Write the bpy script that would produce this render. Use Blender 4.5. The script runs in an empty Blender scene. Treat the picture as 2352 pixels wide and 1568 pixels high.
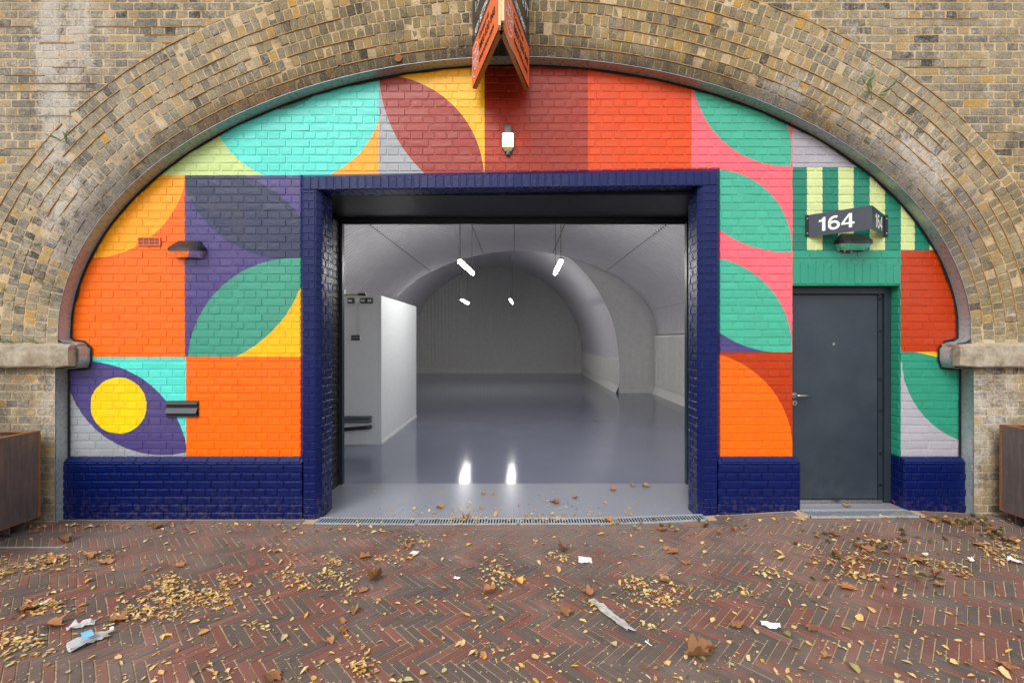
import bpy, math, random
from math import sin, cos, pi, radians, sqrt, hypot, atan2, exp
random.seed(164)
R = random.Random(164)
S = bpy.context.scene
COL = S.collection

# ------------------------------------------------------------------ camera, sky, sun, exposure
CAMY, CAMZ, F = -4.306, 1.70, 1045.0          # F and all "px" numbers: 2352 px wide picture
cam = bpy.data.cameras.new("camera"); cam.sensor_width = 36; cam.lens = 36*F/2352
cam.shift_x = -14/2352; cam.shift_y = -7/2352; cam.clip_start = .05; cam.clip_end = 2000
co = bpy.data.objects.new("camera", cam); COL.objects.link(co)
co.location = (0, CAMY, CAMZ); co.rotation_euler = (radians(90), 0, 0); S.camera = co
SUN_EL, SUN_AZ = radians(42), radians(-155)      # high thin cloud: soft sun from behind the camera, a little to the left
W = bpy.data.worlds.new("World"); S.world = W; W.use_nodes = True
wn = W.node_tree.nodes; wl = W.node_tree.links; wn.clear()
sky = wn.new("ShaderNodeTexSky"); sky.sky_type = 'NISHITA'; sky.sun_disc = False
sky.sun_elevation = SUN_EL; sky.sun_rotation = SUN_AZ; sky.air_density = 1.0; sky.dust_density = 4.0; sky.ozone_density = 1.0
hs = wn.new("ShaderNodeHueSaturation"); hs.inputs['Saturation'].default_value = .42
bg = wn.new("ShaderNodeBackground"); bg.inputs[1].default_value = .13
wo = wn.new("ShaderNodeOutputWorld")
mx = wn.new("ShaderNodeMix"); mx.data_type = 'RGBA'; mx.inputs[0].default_value = .55; mx.inputs[7].default_value = (8.2, 8.3, 8.6, 1)   # even high cloud
wl.new(sky.outputs[0], hs.inputs['Color']); wl.new(hs.outputs[0], mx.inputs[6]); wl.new(mx.outputs[2], bg.inputs[0]); wl.new(bg.outputs[0], wo.inputs[0])
sl = bpy.data.lights.new("sun", 'SUN'); sl.energy = 1.1; sl.angle = radians(28); sl.color = (1, .95, .88)
so = bpy.data.objects.new("sun", sl); COL.objects.link(so)
so.rotation_euler = (radians(48), 0, radians(-25))   # light travels +y, down
S.view_settings.view_transform = 'Standard'; S.view_settings.look = 'None'
S.view_settings.exposure = 0.52; S.view_settings.gamma = 1; S.view_settings.use_curve_mapping = False
S.cycles.max_bounces = 8; S.cycles.diffuse_bounces = 5; S.cycles.glossy_bounces = 4; S.cycles.transmission_bounces = 6
S.cycles.sample_clamp_indirect = 6; S.cycles.caustics_reflective = False; S.cycles.caustics_refractive = False

# ------------------------------------------------------------------ helpers: materials
def lin(r, g, b):
    f = lambda c: (c/255/12.92) if c/255 <= .04045 else ((c/255+.055)/1.055)**2.4
    return (f(r), f(g), f(b), 1)
class NT:
    def __init__(s, name):
        s.m = bpy.data.materials.new(name); s.m.use_nodes = True; s.t = s.m.node_tree; s.t.nodes.clear()
        s.out = s.n("ShaderNodeOutputMaterial"); s.b = s.n("ShaderNodeBsdfPrincipled"); s.l(s.b.outputs[0], s.out.inputs[0])
    def n(s, k, **kw):
        x = s.t.nodes.new(k)
        for a, v in kw.items(): setattr(x, a, v)
        return x
    def l(s, a, b): s.t.links.new(a, b)
    def put(s, sock, v):
        if hasattr(v, 'is_output'): s.l(v, sock)
        else: sock.default_value = v
    def m_(s, op, a, b=None, c=None, clamp=False):
        x = s.n("ShaderNodeMath", operation=op); x.use_clamp = clamp
        for i, v in enumerate((a, b, c)):
            if v is not None: s.put(x.inputs[i], v)
        return x.outputs[0]
    def mul(s, *a):
        r = a[0]
        for v in a[1:]: r = s.m_('MULTIPLY', r, v)
        return r
    def inv(s, a): return s.m_('SUBTRACT', 1.0, a)
    def mix(s, f, a, b, mode='MIX'):
        x = s.n("ShaderNodeMix", data_type='RGBA', blend_type=mode); x.clamp_factor = True
        s.put(x.inputs[0], f); s.put(x.inputs[6], a); s.put(x.inputs[7], b)
        return x.outputs[2]
    def noise(s, scale, detail=3, rough=.55, vec=None, out=0, dim='3D'):
        x = s.n("ShaderNodeTexNoise"); x.inputs['Scale'].default_value = scale; x.inputs['Detail'].default_value = detail
        x.inputs['Roughness'].default_value = rough
        s.l(vec if vec is not None else s.pos(), x.inputs['Vector']); return x.outputs[out]
    def pos(s):
        if not hasattr(s, '_p'): s._p = s.n("ShaderNodeNewGeometry").outputs['Position']
        return s._p
    def xyz(s):
        if not hasattr(s, '_x'):
            x = s.n("ShaderNodeSeparateXYZ"); s.l(s.pos(), x.inputs[0]); s._x = x.outputs
        return s._x
    def ramp(s, f, stops, interp='LINEAR'):
        x = s.n("ShaderNodeValToRGB"); x.color_ramp.interpolation = interp; e = x.color_ramp.elements
        while len(e) < len(stops): e.new(.5)
        for k, (p, c) in enumerate(stops):
            e[k].position = p; e[k].color = c if len(c) == 4 else (*c, 1)
        s.l(f, x.inputs[0]); return x.outputs[0]
    def sstep(s, f, a, b):
        x = s.n("ShaderNodeMapRange", interpolation_type='SMOOTHSTEP'); s.put(x.inputs[0], f)
        x.inputs[1].default_value = a; x.inputs[2].default_value = b; return x.outputs[0]
    def blob(s, cx, cz, rx, rz):
        X = s.xyz(); a = s.m_('MULTIPLY', s.m_('SUBTRACT', X[0], cx), 1/rx); b = s.m_('MULTIPLY', s.m_('SUBTRACT', X[2], cz), 1/rz)
        d = s.m_('SQRT', s.m_('ADD', s.m_('MULTIPLY', a, a), s.m_('MULTIPLY', b, b)))
        return s.sstep(d, 1.0, .2) if False else s.m_('SUBTRACT', 1.0, s.sstep(d, .2, 1.0))
    def attr(s, name="rnd"):
        a = s.n("ShaderNodeAttribute"); a.attribute_name = name
        c = s.n("ShaderNodeSeparateColor"); s.l(a.outputs['Color'], c.inputs[0]); return c.outputs
    def bump(s, h, st=.4, dist=.01):
        x = s.n("ShaderNodeBump"); x.inputs['Strength'].default_value = st; x.inputs['Distance'].default_value = dist
        s.l(h, x.inputs['Height']); s.l(x.outputs[0], s.b.inputs['Normal']); return x
    def fin(s, col=None, rough=.6, metal=0, spec=None, **kw):
        if col is not None: s.put(s.b.inputs['Base Color'], col)
        s.put(s.b.inputs['Roughness'], rough); s.put(s.b.inputs['Metallic'], metal)
        if spec is not None: s.b.inputs['Specular IOR Level'].default_value = spec
        for k, v in kw.items(): s.put(s.b.inputs[k.replace('_', ' ')], v)
        return s.m
def plain(name, rgb, rough=.5, metal=0, nscale=20, nvar=.15, bump=.0, spec=None):
    t = NT(name); c = lin(*rgb); d = tuple(v*(1-nvar) for v in c[:3])+(1,); e = tuple(min(1, v*(1+nvar)) for v in c[:3])+(1,)
    n = t.noise(nscale, 5, .6); col = t.ramp(n, [(.3, d), (.7, e)])
    if bump: t.bump(n, bump, .005)
    return t.fin(col, t.m_('MULTIPLY_ADD', n, .15, rough-.07), metal, spec)

def paint_bump(t, scale=230, st=.42):
    """brushed masonry paint: fine gravelly relief, soft brick unevenness, pinholes"""
    a = t.noise(scale, 3, .7); b = t.noise(38, 2, .5)
    h = t.m_('MULTIPLY_ADD', b, 1.6, a)
    v = t.n("ShaderNodeTexVoronoi"); v.inputs['Scale'].default_value = 75; t.l(t.pos(), v.inputs['Vector'])
    pit = t.m_('MULTIPLY', t.m_('LESS_THAN', v.outputs[0], .13), -1.5)
    t.bump(t.m_('ADD', h, pit), st, .0035)
    return a, t.m_('LESS_THAN', v.outputs[0], .11)

# --- the mural: flat painted areas, in wall coordinates
def mural():
    t = NT("mural_paint"); X = t.xyz()
    u = t.m_('MULTIPLY_ADD', X[0], 242.7, 1190); v = t.m_('MULTIPLY_ADD', X[2], -242.7, 777+1.70*242.7)
    wob = t.noise(9, 2); w2 = t.m_('MULTIPLY_ADD', wob, 2.2, -1.1)
    u = t.m_('ADD', u, w2); v = t.m_('ADD', v, w2)
    cv = t.n("ShaderNodeCombineXYZ"); t.l(u, cv.inputs[0]); t.l(v, cv.inputs[1])
    def circ(cx, cy, r):
        d = t.n("ShaderNodeVectorMath", operation='DISTANCE'); t.l(cv.outputs[0], d.inputs[0]); d.inputs[1].default_value = (cx, cy, 0)
        return t.m_('LESS_THAN', d.outputs['Value'], r)
    cache = {}
    def U(x):
        if ('u', x) not in cache: cache['u', x] = t.m_('GREATER_THAN', u, x)
        return cache['u', x]
    def V(y):
        if ('v', y) not in cache: cache['v', y] = t.m_('GREATER_THAN', v, y)
        return cache['v', y]
    def rect(x0, x1, y0, y1):
        ms = []
        if x0 is not None: ms.append(U(x0))
        if x1 is not None: ms.append(t.inv(U(x1)))
        if y0 is not None: ms.append(V(y0))
        if y1 is not None: ms.append(t.inv(V(y1)))
        return t.mul(*ms) if len(ms) > 1 else ms[0]
    C = dict(orange=(250, 110, 0), amber=(255, 170, 14), yellow=(255, 192, 0), byellow=(252, 214, 0), turq=(88, 224, 210), pale=(200, 224, 146),
             grey=(160, 166, 172), burg=(160, 54, 44), maroon=(168, 50, 26), ored=(228, 76, 4), pink=(246, 108, 122), sea=(70, 182, 152),
             dk=(28, 132, 108), lime=(212, 226, 158), rust=(186, 56, 0), purple=(80, 70, 128), slate=(52, 60, 90), teal=(66, 156, 132), green=(44, 150, 122),
             muted=(84, 168, 156), lilgrey=(176, 174, 184))
    col = lin(*C['orange'])
    def P(mask, c):
        nonlocal col
        col = t.mix(mask, col, lin(*C[c]))
    r = rect(None, 870, None, 403); P(r, 'pale'); P(t.mul(r, U(680)), 'amber'); P(t.mul(r, circ(679.7, 217, 199.4)), 'turq'); P(t.mul(r, circ(646.3, 150.4, 101.4)), 'muted')
    r = rect(870, 1113, None, 403); P(r, 'yellow'); P(t.mul(r, circ(872, 413, 240)), 'burg'); P(t.mul(r, t.inv(circ(1196, 160, 325))), 'grey')
    P(rect(1113, 1350, None, 403), 'maroon'); P(rect(1350, 1588, None, 403), 'ored')
    r = rect(1588, 1820, None, 384); P(r, 'pink'); P(t.mul(r, circ(1808, 164.5, 217.7), circ(1640, 348, 178)), 'sea')
    P(rect(1820, None, None, 384), 'lilgrey')
    r = rect(1630, 1820, 384, 808.5); P(r, 'pink')
    P(t.mul(rect(1630, 1820, 384, 582), circ(1639.3, 568.3, 178.5), circ(1806.3, 322, 256.8)), 'sea')
    b = rect(1630, 1820, 582, 808.5); P(t.mul(b, circ(1609, 798.6, 209.3), circ(1794, 566, 243)), 'sea'); P(t.mul(rect(1630, 1790, 700, 808.5), t.inv(circ(1794, 566, 243))), 'purple')
    r = rect(1630, 1826, 808.5, None); P(r, 'rust'); P(t.mul(r, circ(1592, 1035, 229)), 'orange')
    P(rect(1820, None, 384, 576), 'dk')
    for a, c in ((1853, 1888.6), (1925, 1960), (1997, 2032), (2068.5, 2100), (2134, 2162)): P(rect(a, c, 385, 575), 'lime')
    P(rect(1820.5, 2069, 576, None), 'green'); P(rect(2069, None, 576, 808), 'rust')
    r = rect(2069, None, 808, None); P(r, 'green'); P(t.mul(rect(2090, None, 808, 850), t.inv(circ(2055.7, 1127.3, 322))), 'yellow')
    P(t.mul(rect(2069, None, 830, None), t.inv(circ(2271.9, 820.7, 201.5))), 'lilgrey')
    r = rect(None, 425, 403, 820); P(t.mul(r, circ(207, 368, 225)), 'amber')
    r = rect(425, 700, 403, 819); P(r, 'purple'); P(t.mul(r, circ(663.7, 340.7, 255), circ(476, 658.6, 267.8)), 'slate')
    P(t.mul(rect(425, 700, 590, 819), circ(676.3, 837.3, 244.6)), 'teal'); P(t.mul(rect(540, 700, 640, 819), t.inv(circ(418, 553.9, 292.5))), 'yellow')
    r = rect(None, 428, 820, None); P(r, 'turq'); P(t.mul(r, circ(197, 1065, 234.9)), 'purple'); P(t.mul(r, t.inv(circ(372.7, 818.7, 225.6))), 'grey')
    P(circ(273, 931, 64.5), 'byellow')
    return t, col
t, col = mural()
a_, pit = paint_bump(t)
rn = t.attr(); dirt = t.noise(1.6, 5, .7); dm_ = t.n('ShaderNodeMapping'); dm_.inputs['Scale'].default_value = (10, 10, .8); t.l(t.pos(), dm_.inputs[0]); drip = t.sstep(t.noise(3, 4, .7, dm_.outputs[0]), .60, .74); chip = t.sstep(t.noise(48, 5, .85), .72, .76)
col = t.mix(t.m_('MULTIPLY', t.sstep(dirt, .5, .75), .12), col, lin(120, 100, 80))
col = t.mix(t.m_('MULTIPLY', drip, .13), col, lin(96, 84, 72)); col = t.mix(t.m_('MULTIPLY', chip, .4), col, lin(210, 200, 190)); col = t.mix(t.m_('MULTIPLY', rn[0], .10), col, (0, 0, 0, 1)); col = t.mix(t.m_('MULTIPLY', pit, .55), col, (0.01, .01, .01, 1))
M_MURAL = t.fin(col, t.m_('MULTIPLY_ADD', t.noise(3, 3), .14, .17), 0, .42)
def gloss_paint(name, rgb, rough=.3, spec=.45, st=.4):
    t = NT(name); a, pit = paint_bump(t, st=st); r = t.attr()
    c = t.mix(t.m_('MULTIPLY', t.noise(3, 4), .25), lin(*rgb), tuple(v*.6 for v in lin(*rgb)[:3])+(1,))
    sc = t.m_('GREATER_THAN', t.noise(60, 2, .8), .74); c = t.mix(t.m_('MULTIPLY', sc, .3), c, lin(70, 90, 140))
    sp = t.mul(t.inv(t.sstep(t.xyz()[2], .02, .34)), t.sstep(t.noise(22, 5, .8), .48, .66)); c = t.mix(t.m_('MULTIPLY', sp, .45), c, lin(104, 92, 82))
    dr_ = t.n('ShaderNodeMapping'); dr_.inputs['Scale'].default_value = (14, 14, 1.2); t.l(t.pos(), dr_.inputs[0]); c = t.mix(t.m_('MULTIPLY', t.sstep(t.noise(3, 4, .7, dr_.outputs[0]), .62, .72), .18), c, lin(70, 86, 130))
    return t.fin(c, t.m_('MULTIPLY_ADD', t.noise(6, 4), .25, rough-.1), 0, spec)
M_NAVY = gloss_paint("navy_gloss_paint", (0, 21, 84), .22, .35)
M_GREENP = gloss_paint("green_gloss_paint", (44, 150, 122), .32)
M_BLACKP = gloss_paint("black_gloss_paint", (14, 13, 15), .35)

# --- old London stock brick
def oldbrick(name, mortar=False):
    t = NT(name); r = t.attr(); X = t.xyz()
    big = t.noise(.9, 4, .6); med = t.noise(7, 4, .65); fine = t.noise(42, 4, .7); vf = t.noise(150, 3, .7)
    left = t.m_('SUBTRACT', 1.0, t.sstep(X[0], -3.2, -1.6)); right = t.sstep(X[0], 1.6, 3.4)
    cen = t.mul(t.inv(left), t.inv(right))
    white = t.m_('MAXIMUM', t.m_('MAXIMUM', t.blob(-4.25, 4.3, .45, 1.6), t.blob(-3.7, 2.75, 1.2, .75)), t.m_('MAXIMUM', t.blob(2.35, 3.85, .55, .4), t.blob(3.35, 3.2, 1.0, .75)))
    white = t.m_('MAXIMUM', white, t.m_('MULTIPLY', t.blob(4.35, .9, .5, 1.1), .8)); white = t.m_('MAXIMUM', white, t.m_('MULTIPLY', t.blob(-4.4, 1.1, .5, .7), .6))
    if mortar:
        c = t.ramp(med, [(.25, lin(158, 136, 102)), (.5, lin(204, 180, 140)), (.75, lin(222, 204, 170))])
    else:
        v = t.m_('ADD', t.m_('ADD', r[0], t.m_('MULTIPLY_ADD', fine, .9, -.45)), t.m_('MULTIPLY_ADD', med, .7, -.35), clamp=True)
        c = t.ramp(v, [(0, lin(70, 66, 62)), (.22, lin(124, 118, 108)), (.42, lin(152, 143, 124)), (.62, lin(170, 154, 120)), (.82, lin(180, 150, 96)), (1, lin(200, 154, 74))])
        olive = t.ramp(v, [(0, lin(72, 64, 52)), (.3, lin(130, 116, 86)), (.6, lin(156, 136, 94)), (.85, lin(176, 146, 88)), (1, lin(196, 152, 72))])
        c = t.mix(t.m_('MULTIPLY', t.m_('MAXIMUM', cen, t.blob(4.6, 2.4, 1.0, 1.4)), .85), c, olive)
    sm = t.n('ShaderNodeMapping'); sm.inputs['Scale'].default_value = (2.2, 2.2, .35); t.l(t.pos(), sm.inputs[0]); streak = t.noise(2.0, 4, .6, sm.outputs[0])
    base = t.m_('ADD', t.m_('MULTIPLY', white, .20), t.m_('MULTIPLY', t.m_('ADD', left, right), .10))
    wm = t.sstep(t.m_('ADD', t.m_('ADD', base, t.m_('MULTIPLY', streak, .5)), t.m_('ADD', t.m_('MULTIPLY', med, .6), t.m_('MULTIPLY', fine, .45))), .90, 1.14)
    if not mortar:
        c = t.mix(t.m_('MULTIPLY', t.m_('MAXIMUM', t.blob(-4.4, 3.6, 1.9, 2.2), t.m_('MULTIPLY', t.blob(3.6, 2.9, 1.0, 1.3), .7)), .6), c, t.ramp(v, [(0, lin(74, 72, 70)), (.35, lin(126, 121, 114)), (.65, lin(164, 157, 144)), (.9, lin(182, 166, 132)), (1, lin(200, 160, 84))]))
    pt = t.noise(2.7, 5, .7); c = t.mix(t.m_('MULTIPLY', t.sstep(pt, .52, .66), .45), c, lin(92, 82, 70)); c = t.mix(t.m_('MULTIPLY', t.inv(t.sstep(pt, .34, .46)), .35), c, lin(196, 184, 160))
    c = t.mix(t.m_('MULTIPLY', wm, .75), c, lin(206, 200, 190))
    soot = t.sstep(t.m_('ADD', t.m_('MULTIPLY', big, .7), t.m_('MULTIPLY', med, .5)), .62, .86)
    c = t.mix(t.m_('MULTIPLY', t.mul(soot, t.inv(wm)), .5), c, lin(66, 60, 56))
    # dark damp band close round the arch opening
    ex = t.m_('MULTIPLY', t.m_('ADD', X[0], .03), 1/4.21); ez = t.m_('MULTIPLY', t.m_('SUBTRACT', X[2], 1.70), 1/2.594)
    er = t.m_('SQRT', t.m_('ADD', t.m_('MULTIPLY', ex, ex), t.m_('MULTIPLY', ez, ez)))
    damp = t.mul(t.inv(t.sstep(er, 1.01, 1.10)), t.sstep(X[2], 1.8, 3.0), t.m_('MULTIPLY_ADD', med, 1.1, .15))
    c = t.mix(damp, c, lin(48, 42, 38))
    brown = t.mul(t.blob(-2.15, 3.6, 1.1, .6), t.sstep(med, .38, .55)); c = t.mix(t.m_('MULTIPLY', brown, .75), c, lin(142, 104, 52))
    low = t.mul(t.blob(-4.7, .9, .5, 1.0), t.sstep(med, .45, .6)); c = t.mix(t.m_('MULTIPLY', low, .5), c, lin(60, 54, 48))
    moss = t.mul(t.blob(-4.6, 2.4, .7, .8), t.sstep(t.noise(11, 3), .58, .68)); c = t.mix(t.m_('MULTIPLY', moss, .8), c, lin(84, 82, 26))
    c = t.mix(t.m_('MULTIPLY', t.mul(t.blob(4.12, 2.75, .26, .75), t.sstep(med, .35, .6)), .65), c, lin(128, 122, 120))
    grit = t.noise(85, 4, .75); c = t.mix(t.m_('MULTIPLY', t.sstep(grit, .52, .66), .5), c, lin(70, 62, 52)); c = t.mix(t.m_('MULTIPLY', t.inv(t.sstep(grit, .33, .45)), .45), c, lin(206, 192, 164))
    c = t.mix(t.m_('MULTIPLY', t.sstep(vf, .52, .75), .3), c, (.02, .018, .015, 1))
    h = t.m_('ADD', t.m_('MULTIPLY', fine, 1.5), t.m_('ADD', vf, t.m_('MULTIPLY', med, 1.5)))
    t.bump(h, .9, .006)
    return t.fin(c, .88, 0, .25)
M_OLD = oldbrick("old_stock_brick"); M_OLDM = oldbrick("old_lime_mortar", True)
t = NT("brown_ribbon_pointing"); n = t.noise(30, 4); t.bump(n, .5, .004)
M_POINT = t.fin(t.ramp(n, [(.3, lin(148, 120, 82)), (.7, lin(188, 158, 116))]), .9, 0, .2)
t = NT("weathered_sandstone"); n = t.noise(12, 6, .7); n2 = t.noise(2.5, 4); t.bump(t.m_('ADD', n, n2), .8, .012)
c = t.ramp(n, [(.25, lin(112, 104, 92)), (.5, lin(164, 154, 136)), (.75, lin(192, 184, 168))]); c = t.mix(t.m_('MULTIPLY', t.sstep(n2, .5, .62), .4), c, lin(128, 106, 82))
M_STONE = t.fin(c, .9, 0, .2)
# --- paving
t = NT("clay_paver"); r = t.attr(); fine = t.noise(330, 3, .8); med = t.noise(9, 4, .6); dust = t.noise(1.3, 5, .65)
c = t.ramp(t.m_('ADD', r[0], t.m_('MULTIPLY_ADD', med, .16, -.08)), [(0, lin(88, 79, 75)), (.3, lin(98, 87, 82)), (.52, lin(102, 86, 79)), (.6, lin(112, 80, 72)), (.82, lin(122, 80, 70)), (1, lin(132, 92, 82))])
c = t.mix(t.m_('MULTIPLY', t.sstep(fine, .62, .75), .38), c, lin(166, 148, 132)); c = t.mix(t.m_('MULTIPLY', t.inv(t.sstep(fine, .26, .4)), .45), c, (.02, .015, .014, 1))
near = t.sstep(t.xyz()[1], -1.7, -.2)
c = t.mix(t.m_('MULTIPLY', t.sstep(t.m_('ADD', dust, t.m_('MULTIPLY', near, .16)), .48, .72), .42), c, lin(142, 126, 116))
t.bump(t.m_('ADD', t.m_('MULTIPLY', fine, .6), med), .5, .003); M_PAVER = t.fin(c, .72, 0, .35)
t = NT("sand_joint"); n = t.noise(60, 5, .8); t.bump(n, .8, .004); M_SAND = t.fin(t.ramp(n, [(.3, lin(150, 130, 102)), (.65, lin(204, 182, 148))]), .95, 0, .1)
t = NT("far_ground"); n = t.noise(4, 6, .8); M_GROUND = t.fin(t.ramp(n, [(.3, lin(72, 62, 58)), (.7, lin(110, 92, 82))]), .9, 0, .2)
# --- interior and metals
t = NT("threshold_floor_paint"); n = t.noise(5, 6, .7); n2 = t.noise(26, 4, .8); t.bump(t.m_('ADD', t.noise(90, 3), n), .10, .003)
dm = t.sstep(t.m_('ADD', n, t.m_('MULTIPLY', n2, .35)), .66, .85)
c = t.mix(t.m_('MULTIPLY', dm, .22), t.ramp(n2, [(.3, lin(138, 142, 154)), (.7, lin(146, 150, 162))]), lin(160, 150, 132)); X = t.xyz(); eg = t.m_('ADD', t.sstep(X[1], .90, 1.02), t.inv(t.sstep(X[1], -.02, .12))); c = t.mix(t.m_('MULTIPLY', t.mul(eg, t.sstep(n2, .45, .6)), .5), c, lin(158, 142, 116)); c = t.mix(t.m_('MULTIPLY', t.sstep(t.noise(150, 3, .8), .66, .74), .5), c, lin(80, 74, 66)); M_THRESH = t.fin(c, t.m_('MULTIPLY_ADD', n, .16, .14), 0, .5)
t = NT("shaded_floor_paint"); n = t.noise(1.2, 3, .5); scm = t.n('ShaderNodeMapping'); scm.inputs['Scale'].default_value = (9, 1.1, 1); t.l(t.pos(), scm.inputs[0]); scf = t.sstep(t.noise(2.2, 5, .75, scm.outputs[0]), .58, .72); t.bump(t.m_('ADD', t.noise(14, 2), t.m_('MULTIPLY', t.noise(120, 2), .5)), .09, .004); M_FLOOR = t.fin(t.ramp(n, [(.3, lin(112, 116, 134)), (.7, lin(118, 122, 140))]), t.m_('MULTIPLY_ADD', scf, .12, .10), 0, .6)  # same paint as the threshold, darkened here for the weaker light inside
M_WHITE = plain("white_lining", (232, 232, 228), .42, 0, 6, .05); M_PLASTER = plain("white_plaster", (222, 226, 226), .6, 0, 9, .03, .05)
M_VAULT = plain("grey_white_corrugated_lining", (206, 204, 208), .38, 0, 5, .05)
t = NT("anthracite_door_paint"); n = t.noise(1.6, 5, .65); n2 = t.noise(90, 3); sc = t.n('ShaderNodeMapping'); sc.inputs['Scale'].default_value = (3, 3, 60); t.l(t.pos(), sc.inputs[0]); ln_ = t.noise(3, 2, .5, sc.outputs[0])
c = t.ramp(n, [(.3, lin(38, 49, 60)), (.7, lin(52, 64, 74))]); c = t.mix(t.m_('MULTIPLY', t.sstep(ln_, .70, .76), .25), c, lin(120, 126, 130)); c = t.mix(t.m_('MULTIPLY', t.inv(t.sstep(t.xyz()[2], .1, .55)), t.m_('MULTIPLY', t.sstep(n, .4, .7), .4)), c, lin(96, 92, 86))
t.bump(n2, .06, .002); M_DKMETAL = t.fin(c, t.m_('MULTIPLY_ADD', n, .3, .22), 0, .5)
M_DKFRAME = plain("anthracite_frame_paint", (38, 48, 58), .4, 0, 60, .06)
M_BLACK = plain("black_coated_metal", (18, 18, 20), .42, 0, 30, .2); M_BLKPL = plain("black_plastic", (34, 35, 38), .42, 0, 50, .2)
M_STEEL = plain("satin_steel", (190, 190, 186), .28, 1, 40, .1); M_GALV = plain("galvanised_steel", (176, 186, 194), .45, .3, 60, .25)
M_FLASH = plain("grey_flashing_strip", (160, 170, 174), .28, .25, 30, .12); M_CAULK = plain("black_sealant", (16, 15, 15), .6, 0, 60, .3)
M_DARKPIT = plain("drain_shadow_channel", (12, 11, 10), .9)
t = NT("weathering_steel"); n = t.noise(4, 6, .7); n2 = t.noise(60, 5, .8)
sv = t.n("ShaderNodeMapping"); sv.inputs['Scale'].default_value = (9, 9, .9); t.l(t.pos(), sv.inputs[0]); st = t.noise(4, 4, .6, sv.outputs[0])
c = t.ramp(t.m_('ADD', t.m_('MULTIPLY', n, .5), t.m_('MULTIPLY', st, .5)), [(.3, lin(72, 68, 70)), (.5, lin(94, 84, 82)), (.66, lin(116, 98, 90)), (.82, lin(140, 102, 76))])
c = t.mix(t.m_('MULTIPLY', t.sstep(n2, .58, .75), .3), c, lin(140, 120, 108)); t.bump(n2, .3, .002); M_RUST = t.fin(c, .55, 0)
M_RUSTEDGE = plain("rusted_edge", (142, 92, 56), .8, .1, 50, .3); M_SOIL = plain("dry_soil", (96, 78, 52), .95, 0, 60, .5, .8)
M_ORANGEB = plain("orange_sign_face", (246, 118, 66), .45, 0, 8, .05); M_BLACKB = plain("black_sign_face", (44, 44, 50), .3, 0, 5, .3)
M_INKB = plain("black_sign_print", (30, 14, 12), .5); M_INKW = plain("white_sign_print", (245, 245, 245), .4)
M_WOOD = plain("raw_pine_batten", (232, 208, 160), .6, 0, 30, .12, .2); M_WOODD = plain("varnished_batten", (150, 92, 34), .5, 0, 30, .2)
M_SIGN = plain("dark_grey_sign_plate", (58, 64, 74), .3, .2, 6, .12)
M_TERRA = plain("painted_air_brick", (214, 112, 72), .5); M_SOCK = plain("grey_metalclad_box", (92, 92, 90), .4, .3)
M_PIPE = plain("grey_pipe", (88, 96, 104), .5); M_TAN = plain("cream_trunking", (170, 160, 140), .5)
M_LEAFG = plain("sprig_leaf", (112, 134, 92), .6, 0, 30, .3)
def emis(name, rgb, st):
    t = NT(name); t.b.inputs['Emission Color'].default_value = (*rgb, 1); t.b.inputs['Emission Strength'].default_value = st
    return t.fin((.9, .9, .9, 1), .4)
M_TUBE = emis("lit_tube", (1, .98, .95), 68); M_WARM = emis("lit_warm_diffuser", (1, .80, .46), 12)
M_RIM = emis("amber_glow_rim", (1, .55, .14), 1.6)  # emits amber to imitate the warm glow round the bulkhead lamp
t = NT("clear_lens_glass"); M_GLASS = t.fin((.75, .75, .75, 1), .08, 0, .5, Transmission_Weight=.85, IOR=1.45)
t = NT("thin_clear_plastic"); n = t.noise(50, 3); t.bump(n, .6, .004); M_CLEAR = t.fin((.85, .87, .9, 1), .2, 0, .6, Transmission_Weight=.45, IOR=1.2)
M_PAPER = plain("white_paper", (228, 228, 226), .8, 0, 30, .06); M_BLUE = plain("blue_bottle_label", (120, 190, 226), .5); M_GSTRAW = plain("green_straw", (88, 196, 120), .4)
M_LFILM = plain("grey_plastic_strip", (178, 176, 172), .35, 0, 30, .12, .2)
t = NT("fallen_leaf_small"); r = t.attr()
c = t.ramp(r[0], [(0, lin(84, 78, 48)), (.1, lin(140, 150, 84)), (.2, lin(190, 182, 120)), (.42, lin(218, 194, 142)), (.62, lin(222, 184, 116)), (.76, lin(222, 166, 66)), (.88, lin(196, 142, 92)), (1, lin(150, 102, 68))])
M_LEAF = t.fin(t.mix(t.m_('MULTIPLY', t.noise(80, 3), .3), c, lin(150, 116, 80)), .6, 0, .3)
t = NT("fallen_leaf_brown"); r = t.attr()
n = t.noise(40, 4); M_LEAFB = t.fin(t.mix(n, t.ramp(r[0], [(0, lin(112, 80, 54)), (.5, lin(172, 118, 76)), (1, lin(196, 150, 104))]), lin(140, 100, 66)), .65, 0, .3)

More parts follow.
